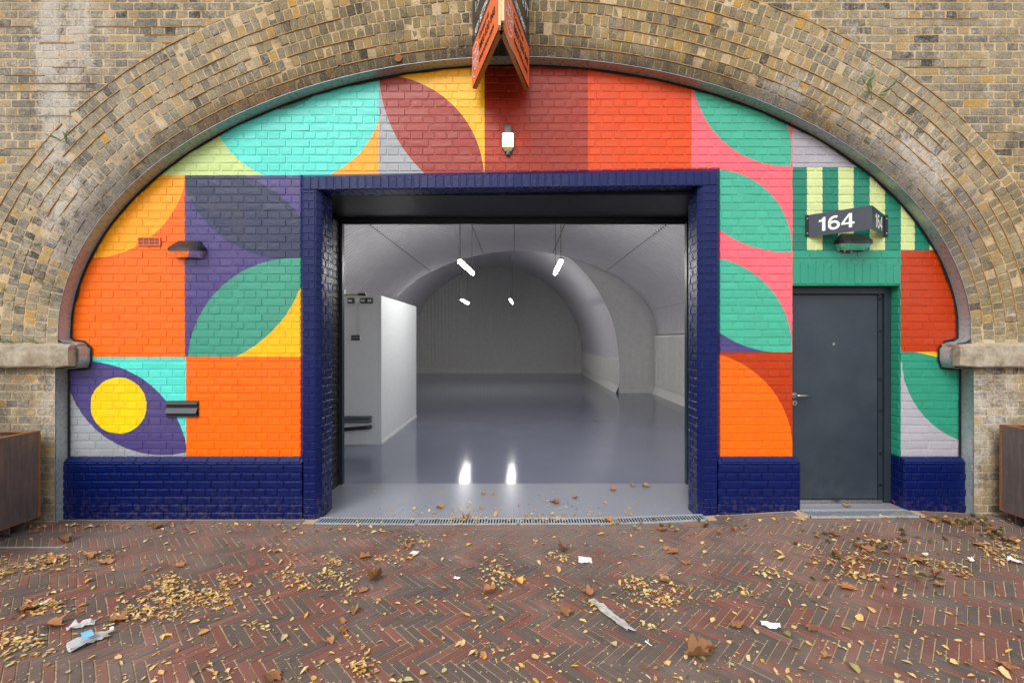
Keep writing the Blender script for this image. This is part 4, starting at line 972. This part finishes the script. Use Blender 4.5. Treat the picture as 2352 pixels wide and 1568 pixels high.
def sp_(x, y, z): return (x-3.1, y, z)
for (xa, ya, xb, yb_, nm) in ((sx0, -.008, sxa, sya, "left"), (sxa, sya, sx1, -.008, "right")):
    L = hypot(xb-xa, yb_-ya); u = ((xb-xa)/L, (yb_-ya)/L, 0); m = MB(); nx_, ny_ = u[1], -u[0]; tk = .004
    v = [sp_(xa, ya, 0), sp_(xb, yb_, 0), sp_(xb-nx_*tk, yb_-ny_*tk, 0), sp_(xa-nx_*tk, ya-ny_*tk, 0)]; v += [(a, b, H) for a, b, c in v]
    m.add(v, [(0, 1, 5, 4), (1, 2, 6, 5), (2, 3, 7, 6), (3, 0, 4, 7), (4, 5, 6, 7), (3, 2, 1, 0)]); pl = m.build("plate", M_SIGN, sg)
    ln = .30 if nm == "left" else .30
    t0 = L*.5-.155+(0.0 if nm == "left" else .03)
    numerals(pl, frame((sp_(xa, ya, 0)[0]+u[0]*(t0), ya+u[1]*(t0), .040), u, (0, 0, 1), .0015))
for xx in (sx0-.028, sx1-.0):
    m = MB(); m.box(xx-3.1, xx-3.1+.030, -.012, -.007, 0, H); fo = m.build("flange", M_BLACK, sg)
    for zz in (.035, H-.035): m = MB(); m.tube([(xx-3.1+.015, -.012, zz), (xx-3.1+.015, -.016, zz)], .006, 8); m.build("screw", M_STEEL, fo)
# ---- estate agent's V-board at the crown
eb = thing("agent_board", "V-shaped orange and black letting board on battens at the crown of the arch", "sign", (-.16, YF, 4.0))
bh = 1.1; apx, apy = .034, -.83
for nm in ("left", "right"):
    xw = -.26 if nm == "left" else .26; ax = apx+(-.014 if nm == "left" else .014)
    a = (xw, -.005) if nm == "left" else (ax, apy); b = (ax, apy) if nm == "left" else (xw, -.005)
    L = hypot(b[0]-a[0], b[1]-a[1]); u = ((b[0]-a[0])/L, (b[1]-a[1])/L, 0); nn = (u[1], -u[0]); tk = .010
    def q(s_, d, z): return (a[0]+u[0]*s_+nn[0]*d, a[1]+u[1]*s_+nn[1]*d, z)
    v = [q(0, 0, 0), q(L, 0, 0), q(L, -tk, 0), q(0, -tk, 0)]; v += [(x, y, bh) for x, y, z in v]; m = MB()
    m.add(v, [(0, 1, 5, 4), (1, 2, 6, 5), (2, 3, 7, 6), (3, 0, 4, 7), (4, 5, 6, 7), (3, 2, 1, 0)]); bo = m.build("black_panel", M_BLACKB, eb)
    m = MB(); v = [q(0, .002, -.001), q(L, .002, -.001), q(L, .002, .365), q(0, .002, .365), q(0, 0, -.001), q(L, 0, -.001), q(L, 0, .365), q(0, 0, .365)]
    m.add(v, [(0, 1, 2, 3), (0, 4, 5, 1), (3, 2, 6, 7)]); m.build("orange_band", M_ORANGEB, bo)
    # battens: along the bottom and up the front edge
    m = MB(); v = [q(0, -tk, -.004), q(L, -tk, -.004), q(L, -tk-.032, -.004), q(0, -tk-.032, -.004)]; v += [(x, y, .045) for x, y, z in v]
    m.add(v, [(0, 1, 5, 4), (1, 2, 6, 5), (2, 3, 7, 6), (3, 0, 4, 7), (4, 5, 6, 7), (3, 2, 1, 0)]); m.build("bottom_batten", M_WOODD, eb)
    m = MB(); bx0, bx1 = (ax-.001, ax+.026) if nm == "left" else (ax+.0, ax+.0)
    if nm == "left": m.box(ax-.004, ax+.013, apy-.030, apy+.03, -.008, bh)
    else: m.box(ax-.014, ax+.010, apy-.022, apy+.035, .03, bh)
    m.build("front_batten", M_WOOD, eb)
    if nm == "left": tx, lx, rx = .27, .13, .12
    else: tx, lx, rx = .30, .155, .17
    def T(s, size, st, z, mat, name, off=0.0): return text(s, size, mat, name, bo, frame(q(st, .0045, z), u, (0, 0, 1)), .0005, off)
    T("Contact us", .072, tx, .275, M_INKB, "print", .0004); T("0800 830 840", .090, tx, .170, M_INKB, "print", .0006); T("thearchco.com", .078, tx, .075, M_INKB, "print", .0004)
    T("REF: BET04801", .085, rx, .40, M_INKW, "print", .0008); T("1,300 SQ FT", .125, rx, .60, M_INKW, "print", .001)
    m = MB(); rr = .118; n = 40; v = []
    for i in range(n):
        aa = 2*pi*i/n; v += [q(lx+cos(aa)*rr, .0045, .185+sin(aa)*rr*1.25), q(lx+cos(aa)*(rr-.008), .0045, .185+sin(aa)*(rr-.008)*1.25)]
    m.add(v, [(2*i, 2*((i+1) % n), 2*((i+1) % n)+1, 2*i+1) for i in range(n)]); m.build("logo_ring", M_INKW, bo)
    for s_, dz_, dx_ in (("THE", .065, -.065), ("ARCH", .0, -.085), ("CO", -.065, -.03)): T(s_, .068, lx+dx_, .165+dz_, M_INKW, "logo_print", .0008)

# ------------------------------------------------------------------ planters
def planter(sx, X, Z0, Z1, label, yfar=-.21):
    t_ = thing("steel_planter", label, "planter", (X, -1.2, 0)); w = 1.1; y0, y1 = -1.0, yfar+1.2; s = sx
    def bx(m, a, b, *r): m.box(min(s*a, s*b), max(s*a, s*b), *r)
    m = MB(); bx(m, 0, .006, y0, y1, Z0, Z1); m.build("side_panel", M_RUST, t_)
    m = MB(); bx(m, .0, w, y1-.006, y1, Z0, Z1); m.build("back_panel", M_RUST, t_); m = MB(); bx(m, .0, w, y0, y0+.006, Z0, Z1); m.build("front_panel", M_RUST, t_)
    m = MB(); bx(m, 0, .05, y0, y1, Z1, Z1+.008); bx(m, .05, w, y1-.05, y1, Z1, Z1+.008); bx(m, -.002, .0, y1-.02, y1, Z0, Z1); bx(m, -.003, .003, y0, y1, Z0-.006, Z0); m.build("rim", M_RUSTEDGE, t_)
    m = MB(); bx(m, .006, w, y0+.006, y1-.006, Z1-.10, Z1-.06); m.build("soil", M_SOIL, t_); m = MB(); bx(m, .006, w, y0+.006, y1-.006, Z0, Z0+.01); m.build("base", M_RUST, t_)
    for yy in (y1-.20, y0+.1):
        m = MB(); bx(m, .06, w, yy, yy+.01, .0+gz(X, -.4), Z0); bx(m, .06, w, yy+.12, yy+.13, gz(X, -.4), Z0); bx(m, .06, w, yy, yy+.13, gz(X, -.4)-.0, gz(X, -.4)+.012); m.build("foot", M_RUST, t_)
    return t_
planter(-1, -4.30, .11, .864, "rusty steel planter box at the left end, in front of the pier")
planter(1, 4.335, .165, .92, "rusty steel planter box at the right end, with leaves poking over the rim")
# ------------------------------------------------------------------ vegetation sprigs
def leafshape(m, p, d, L, wd, c=.5, up=.3):
    d = Vector(d).normalized(); s_ = d.cross(Vector((0, -1, 0)));
    if s_.length < .1: s_ = Vector((1, 0, 0))
    s_.normalize(); p = Vector(p); n_ = d.cross(s_)
    pts = [p, p+d*L*.35+s_*wd/2+n_*L*.03, p+d*L*.7+s_*wd*.4, p+d*L-n_*L*.1, p+d*L*.7-s_*wd*.4, p+d*L*.35-s_*wd/2+n_*L*.03, p+d*L*.4-n_*L*.06]
    m.add(pts, [(0, 1, 6), (1, 2, 6), (2, 3, 6), (3, 4, 6), (4, 5, 6), (5, 0, 6)], c)
def sprig(x, z, n, L, label, name="weed", y=YF, spread=1.2):
    t_ = thing(name, label, "plant", (x, y, z)); st_ = MB(); lf = MB()
    for i in range(n):
        a = R.uniform(-spread, spread); ln = L*R.uniform(.6, 1.1); tip = (sin(a)*ln, -.05-R.random()*.06, cos(a)*ln)
        st_.tube([(0, 0, 0), (tip[0]*.5, tip[1]*.6, tip[2]*.55), tip], .0022, 4)
        for k in range(5):
            f_ = .3+.7*k/4; base = tuple(c*f_ for c in tip); aa = a+R.uniform(-1.1, 1.1); leafshape(lf, base, (sin(aa), -.35, cos(aa)), L*.42, L*.13)
    st_.build("stem", M_LEAFG, t_); lf.build("leaves", M_LEAFG, t_)
def fx(px): return (px-1190)/249.4
def fz(py): return CAMZ+(777-py)/249.4
sprig(fx(154), fz(330), 3, .10, "tiny green weed rooted in the upper left arch ring")
sprig(fx(2003), fz(228), 3, .16, "leafy green weed growing from the right haunch of the arch", spread=1.0)
for px in (18, 40, 96): sprig(fx(px), fz(788), 3, .05, {18: "small weed at the far left on the left impost stone", 40: "small weed on the left impost stone, between two others", 96: "small weed on the left impost stone nearest the opening"}[px], y=YF-.03)
sprig(4.60, .90, 6, .16, "green leaves poking up from the right planter", "planter_plant", y=-.42)
sprig(-4.72, .84, 5, .08, "dry straw-like plant in the left planter", "planter_plant", y=-.45)

# ------------------------------------------------------------------ fallen leaves and litter
def surf(x, y):
    if y > -.02 and -1.87 < x < 1.72: return .004
    if -.16 < y <= -.02 and -1.86 < x < 1.73: return gz(x, -.09)+.010
    return gz(x, y)+.006
def small_leaf(m, x, y, L, c, lift=.0, curl=None):
    a = R.uniform(0, 2*pi); ca, sa = cos(a), sin(a); wd = L*R.uniform(.35, .85); cu = R.uniform(.02, .35) if curl is None else curl; z = surf(x, y)+.0015+lift
    tx_, ty_ = R.gauss(0, .25), R.gauss(0, .25)
    loc = [(0, 0, 0), (.3, .5, 1), (.72, .42, 1), (1, 0, .6), (.72, -.42, 1), (.3, -.5, 1), (.5, 0, 0)]
    v = []
    for (p, q_, k) in loc:
        lx_, ly_ = (p-.5)*L+R.gauss(0, L*.05), q_*wd*R.uniform(.5, 1.2); zz = k*abs(q_)*wd*cu*2+(k*.3*L*cu if p == 1 else 0)+max(0, lx_*tx_+ly_*ty_+abs(tx_)*L*.5)
        v.append((x+lx_*ca-ly_*sa, y+lx_*sa+ly_*ca, z+zz))
    m.add(v, [(0, 1, 6), (1, 2, 6), (2, 3, 6), (3, 4, 6), (4, 5, 6), (5, 0, 6)], c)
CL = [(440, 1375, 95, 22, 330), (520, 1345, 28, 14, 60), (385, 1345, 32, 18, 130), (330, 1415, 70, 18, 130), (120, 1290, 60, 12, 100), (60, 1305, 70, 14, 90), (10, 1325, 25, 18, 60), (100, 1393, 45, 16, 90), (40, 1480, 75, 20, 150),
      (205, 1277, 50, 7, 35), (757, 1330, 42, 20, 110), (763, 1294, 25, 9, 50), (662, 1322, 18, 11, 35), (690, 1345, 20, 9, 30), (947, 1245, 35, 10, 50), (886, 1287, 45, 9, 45), (1145, 1322, 32, 26, 110), (837, 1535, 28, 24, 70),
      (801, 1366, 18, 9, 25), (1075, 1196, 60, 6, 50), (1497, 1362, 60, 20, 130), (1458, 1342, 32, 10, 50), (1522, 1387, 40, 10, 60), (1279, 1284, 32, 9, 40), (1279, 1371, 24, 9, 24), (1253, 1197, 42, 7, 45), (1389, 1194, 30, 6, 28),
      (1356, 1392, 14, 8, 20), (1638, 1369, 25, 10, 22), (1710, 1364, 20, 10, 24), (1504, 1443, 30, 13, 16), (1956, 1287, 75, 14, 120), (1969, 1328, 42, 9, 60), (2026, 1251, 45, 9, 50), (2295, 1261, 60, 18, 160), (2110, 1294, 40, 12, 50),
      (2167, 1302, 30, 9, 36), (2213, 1320, 25, 8, 26), (1774, 1317, 30, 11, 40), (1849, 1256, 18, 6, 20), (2059, 1184, 30, 5, 20), (1000, 1175, 60, 6, 14), (2310, 1290, 50, 12, 50), (600, 1440, 60, 16, 20), (1130, 1500, 80, 30, 24)]
ylw = lambda: min(1, max(.0, R.gauss(.55, .24)))
m = MB()
for (cx, cy, rx, ry, n) in CL:
    for i in range(n):
        px, py = cx+R.gauss(0, rx*.55)*(1 if R.random() < .75 else 1.9), cy+R.gauss(0, ry*.6)*(1 if R.random() < .75 else 2.0)
        if py < 1120: continue
        x, y = pxg(px, py); dens = exp(-((px-cx)/rx)**2-((py-cy)/ry)**2); small_leaf(m, x, y, R.uniform(.012, .036), (ylw(), 0, 0), R.random()*.020*dens*min(1, n/60))
for i in range(1000):
    px, py = R.uniform(-60, 2420), 1195+R.random()**1.2*390; x, y = pxg(px, py)
    if y > -.17 and not (-1.8 < x < 1.6): continue
    small_leaf(m, x, y, R.uniform(.012, .040) if R.random() < .85 else R.uniform(.04, .06), (ylw(), 0, 0))
for i in range(1300):   # crumbs
    px, py = R.uniform(-60, 2420), 1200+R.random()*380; x, y = pxg(px, py); small_leaf(m, x, y, R.uniform(.006, .013), (ylw()*.9, 0, 0))
for i in range(110):    # on the threshold
    x = R.gauss(.0, .75); y = -.02+abs(R.gauss(0, .28))
    if -1.8 < x < 1.6 and y < 1.0: small_leaf(m, x, y, R.uniform(.018, .045), (R.uniform(.4, 1), 0, 0))
for i in range(260):
    x = R.uniform(-4.9, 4.9); y = -.175-abs(R.gauss(0, .05))
    if -1.9 < x < 1.75: y = R.uniform(-.21, -.03) if (-.9 < x < 1.0) or R.random() < .3 else y-.1
    if abs(x) > 4.25: y -= .05
    small_leaf(m, x, y, R.uniform(.012, .045), (min(1, ylw()+.2), 0, 0), .0)
ll = tag(m.build("leaf_litter", M_LEAF), "small yellow and tan leaves strewn and drifted over the paving", None, None, 'stuff')
m = MB()
for (cx, cy, rx, ry, n) in ((2010, 1250, 140, 24, 26), (2200, 1204, 80, 12, 30), (2272, 1228, 40, 8, 18), (1960, 1290, 110, 20, 18), (1640, 1215, 200, 22, 16), (1880, 1230, 60, 10, 7), (2100, 1330, 180, 40, 18)):
    for i in range(n): x, y = pxg(cx+R.gauss(0, rx*.5), max(1188, cy+R.gauss(0, ry*.5))); small_leaf(m, x, y, R.uniform(.025, .06), (R.choice((R.uniform(0, .06), 1, .0)), 0, 0), 0, .8)
tag(m.build("dark_leaf_litter", M_LEAF), "curled dark green and brown leaves scattered at the right by the door", None, None, 'stuff')
# big plane leaves, one object each
def bigleaf(px, py, L, label, curl=.5, c=None, name="fallen_leaf", ang=None, grp="large brown leaves on the paving"):
    x, y = pxg(px, py) if py > 1187 else (None, None)
    if x is None: Zd = F*CAMZ/(py-777); x, y = (px-1190)/F*Zd, Zd+CAMY
    a0 = R.uniform(0, 2*pi) if ang is None else ang; lobes = 5; pts = []
    n = 20
    for i in range(n):
        th = 2*pi*i/n; rr = .70+.30*abs(cos(th*2.5))**.7 if abs(th-pi) > .5 else .6; rr *= R.uniform(.86, 1.08); pts.append((rr*cos(th)*L/2, rr*sin(th)*L/2*.85))
    m = MB(); ax_ = R.uniform(0, pi); v = [(0, 0, .004)]
    def zc(p): d = p[0]*cos(ax_)+p[1]*sin(ax_); e = -p[0]*sin(ax_)+p[1]*cos(ax_); return abs(d)**1.3*curl*3.2*(L/.12)**-.3+.003+max(0, e)*.25*curl
    mid = [(p[0]*.55, p[1]*.55) for p in pts]
    def rx(p): d = p[0]*cos(ax_)+p[1]*sin(ax_); e = -p[0]*sin(ax_)+p[1]*cos(ax_); d *= (1-.35*curl); return (d*cos(ax_)-e*sin(ax_), d*sin(ax_)+e*cos(ax_))
    for p in mid: q_ = rx(p); v.append((q_[0], q_[1], zc(p)+R.gauss(0, .002)))
    for p in pts: q_ = rx(p); v.append((q_[0], q_[1], zc(p)+R.gauss(0, .004)+.002))
    f = [(0, 1+i, 1+(i+1) % n) for i in range(n)]+[(1+i, 1+n+i, 1+n+(i+1) % n, 1+(i+1) % n) for i in range(n)]
    m.add([(p[0]*cos(a0)-p[1]*sin(a0), p[0]*sin(a0)+p[1]*cos(a0), max(p[2], .001)) for p in v], f, (R.random() if c is None else c, 0, 0))
    o = m.build(name, M_LEAFB if c is None or c >= 0 else M_LEAF, None, False, (x, y, surf(x, y)+.002)); tag(o, label, "leaf", grp)
    sm = MB(); sm.tube([(0, 0, .004), (-cos(a0)*L*.45, -sin(a0)*L*.45, .006), (-cos(a0)*L*.8, -sin(a0)*L*.8+.01, .004)], .0014, 4); sm.build("leaf_stalk", M_LEAFB, o)
    return o
BL = [(146, 1246, .15, "large curled brown leaf near the left planter's foot", .7), (359, 1213, .12, "brown leaf lying just below the navy plinth, left of centre", .5),
      (239, 1296, .12, "orange-brown leaf right of the small drift on the far left", .4), (205, 1283, .11, "dark brown leaf among the drift by the left planter", .6), (108, 1293, .13, "flat brown leaf on the yellow drift at the far left", .3),
      (67, 1402, .13, "brown leaf on the yellow drift beside the white scrap", .4), (123, 1441, .15, "large tan leaf above the crushed bottle", .5), (270, 1429, .12, "tan leaf at the lower end of the big yellow heap", .4), (413, 1302, .09, "small brown leaf above the big yellow heap", .3),
      (863, 1333, .15, "long rolled brown leaf in the middle of the paving", 1.0), (1124, 1364, .12, "curled orange leaf below the middle heap", .7), (814, 1407, .08, "orange leaf standing on edge, centre left", .7), (788, 1452, .07, "small tan leaf beside a yellow-green one", .3),
      (632, 1269, .07, "small orange lobed leaf below the left pillar", .3), (838, 1282, .12, "flat tan leaf in front of the drain, centre left", .3), (755, 1477, .07, "orange leaf near a pair of pale leaves", .4), (626, 1560, .11, "pale tan leaf at the bottom edge", .2),
      (834, 1359, .09, "pale cream leaf just below the rolled brown leaf", .2), (934, 1260, .09, "orange leaf in the small drift before the drain", .4), (1294, 1266, .13, "folded brown leaf with its side raised, right of the white napkin's row", .8),
      (1520, 1219, .13, "orange-brown leaf close to the right pillar", .3), (1546, 1272, .11, "lobed tan leaf right of centre", .4), (1576, 1294, .09, "flat pale brown leaf below the lobed tan one", .1), (1526, 1339, .10, "curled brown leaf above the right heap", .7),
      (1348, 1366, .11, "dull brown leaf above the plastic strip", .5), (1605, 1512, .17, "biggest brown leaf, folded, near the bottom right", .9), (1622, 1500, .13, "upright orange leaf joined to the biggest one", .8), (1297, 1409, .11, "yellow ribbed leaf below the plastic strip's left end", .2),
      (1690, 1440, .10, "orange leaf with a long stalk left of the white tissue", .4), (1397, 1199, .10, "orange leaf lying on the drain grate, right of centre", .5), (1918, 1229, .12, "large pale brown leaf in front of the dark door", .2), (1992, 1265, .13, "brown leaf beside a round yellow one", .4),
      (2108, 1292, .17, "largest brown leaf in the right-hand drift", .4), (1944, 1352, .12, "flat tan leaf with a sharp corner, lower right", .2), (2282, 1224, .13, "brown leaf by the right planter's foot", .5), (2140, 1199, .10, "brown leaf below the right plinth", .3),
      (2178, 1203, .12, "long brown leaf right of its neighbour below the right plinth", .5), (1864, 1445, .08, "small lobed tan leaf right of the white tissue", .2), (2249, 1256, .10, "brown leaf half in the far right drift", .4), (2159, 1346, .08, "grey-brown oak-like leaf at the right", .2),
      (1899, 1512, .07, "rust-red leaf low on the right", .5), (2310, 1538, .09, "orange leaf in the bottom right corner", .6), (2320, 1247, .14, "brown leaf on top of the far right drift", .4), (2205, 1325, .07, "small brown leaf below the right-hand drift", .4),
      (1275, 1158, .12, "pile-top brown leaf on the painted threshold", .7), (1482, 1119, .12, "larger of two brown leaves at the far edge of the threshold", .5), (1452, 1117, .09, "smaller brown leaf beside the larger one at the threshold's far edge", .5), (1408, 1128, .10, "crumpled brown leaf on the threshold, right of centre", .6),
      (1010, 1168, .11, "brown leaf on the threshold nearest the left end of the scatter", .5), (1070, 1190, .12, "brown leaf lying over the drain bars left of the lamp's reflection", .5), (1320, 1144, .08, "rust leaf on the threshold right of the pile", .4), (1110, 1135, .07, "small brown leaf on the threshold above the reflections", .4),
      (2070, 1186, .15, "long orange-brown leaf on the door grate's right end", .3), (1945, 1164, .10, "single orange leaf on the grey door step", .3)]
for (px, py, L, lb, cu) in BL:
    if "door step" in lb:
        o = bigleaf(px, 1195, L, lb, cu); Zd = F*(CAMZ-.1)/(py-777); o.location = ((px-1190)/F*Zd, Zd+CAMY, .107); continue
    bigleaf(px, py, L, lb, cu)
for (px, py, L, lb, c) in ((1612, 1518, .06, "bright yellow-green oval leaf at the foot of the biggest brown leaf", .15), (1994, 1258, .05, "round bright yellow leaf beside a brown one", .68), (1965, 1540, .075, "long yellow-green leaf at the bottom right", .16), (1943, 1447, .06, "narrow dull green leaf, lower right", .12)):
    x, y = pxg(px, py); m = MB(); keep = R.random; small_leaf(m, x, y, L, (c, 0, 0), .002, .2); tag(m.build("fallen_leaf", M_LEAF), lb, "leaf")

def crumple(name, px, py, L, Wd, mat, label, cat, ang=0, h=.02, nx=7, ny=5, taper=False, lift=.006):
    x, y = pxg(px, py); m = MB(); v = []
    for j in range(ny):
        for i in range(nx):
            a, b = (i/(nx-1)-.5)*L, (j/(ny-1)-.5)*Wd*((1-.8*(i/(nx-1))) if taper else 1)
            a += R.gauss(0, L*.03); b += R.gauss(0, Wd*.05); v.append((a*cos(ang)-b*sin(ang), a*sin(ang)+b*cos(ang), lift+abs(R.gauss(0, h))))
    m.add(v, [(j*nx+i, j*nx+i+1, (j+1)*nx+i+1, (j+1)*nx+i) for j in range(ny-1) for i in range(nx-1)])
    return tag(m.build(name, mat, None, False, (x, y, surf(x, y))), label, cat)
# crushed bottle
x, y = pxg(198, 1480); cb = thing("plastic_bottle", "crushed clear plastic bottle with a blue label scrap, lower left", "bottle", (x, y, surf(x, y)), rz=.9)
m = MB(); v = []; n = 14
prof = [(-.075, .018), (-.07, .040), (-.03, .044), (.0, .036), (.03, .043), (.06, .036), (.085, .014), (.10, .012)]
for (a, r_) in prof:
    for k in range(n): th = 2*pi*k/n; rr = r_*R.uniform(.55, 1.2); v.append((a+R.gauss(0, .002), rr*cos(th)*1.15, .020+rr*sin(th)*.42))
m.add(v, [(i*n+k, i*n+(k+1) % n, (i+1)*n+(k+1) % n, (i+1)*n+k) for i in range(len(prof)-1) for k in range(n)]+[tuple(range(n))[::-1]]); m.build("bottle_body", M_CLEAR, cb)
m = MB(); v = []
for a in (-.02, .025):
    for k in range(7): th = pi*.15+pi*.6*k/6; v.append((a, .051*cos(th)*1.15, .030+.050*sin(th)*.62))
m.add(v, [(k, k+1, 8+k, 7+k) for k in range(6)]); m.build("label", M_BLUE, cb)
m = MB(); m.tube([(.10, 0, .028), (.115, 0, .028)], .014, 10); m.build("cap", M_PAPER, cb)
crumple("plastic_wrapper", 188, 1441, .12, .05, M_CLEAR, "torn translucent wrapper just above the crushed bottle", "wrapper", .5, .012)
crumple("paper_scrap", 95, 1393, .07, .035, M_PAPER, "crumpled white scrap on the yellow drift at the left", "paper", .6, .010)
crumple("plastic_strip", 1400, 1414, .36, .055, M_LFILM, "long grey plastic strip lying diagonally on the paving", "plastic strip", radians(-60), .005, 14, 4, False)
crumple("paper_napkin", 1344, 1289, .10, .09, M_PAPER, "thin white paper napkin right of the centre line", "napkin", -.1, .003, 6, 6)
crumple("paper_tissue", 1771, 1442, .10, .05, M_PAPER, "creased white tissue, lower right", "tissue", -.3, .009)
crumple("price_ticket", 952, 1272, .06, .06, M_PAPER, "small white ticket with rounded corners lying flat, centre left", "ticket", -.2, .001, 4, 4)
crumple("paper_label", 1049, 1331, .045, .03, M_PAPER, "small bright white label left of the middle heap", "label", -.4, .004)
crumple("cigarette_end", 1489, 1482, .045, .010, M_PAPER, "thin white cigarette end, lower right of centre", "cigarette", -1.0, .002, 4, 3)
crumple("plastic_film", 2330, 1293, .08, .05, M_PAPER, "white crumpled film below the far right drift", "plastic film", -.6, .014)
crumple("sweet_wrapper", 2125, 1276, .04, .03, M_PAPER, "tiny white and pink wrapper above the largest leaf on the right", "wrapper", 0, .006)
crumple("paper_twist", 2230, 1290, .045, .03, M_PAPER, "twisted white paper between the two right-hand drifts", "paper", 1.2, .012)
x, y = pxg(1940, 1212); m = MB(); m.tube([(-.055, 0, .006), (0, .002, .008), (.055, .004, .006)], .003, 6); tag(m.build("drinking_straw", M_GSTRAW, None, False, (x, y, surf(x, y))), "short bright green straw in front of the dark door", "straw")
m = MB(); x, y = pxg(60, 1258); m.box(-.45, .30, -.006, .006, .0, .009); tag(m.build("metal_edging", M_GALV, None, False, (x, y, gz(x, y))), "thin metal strip set in the paving by the left planter", "edging strip")
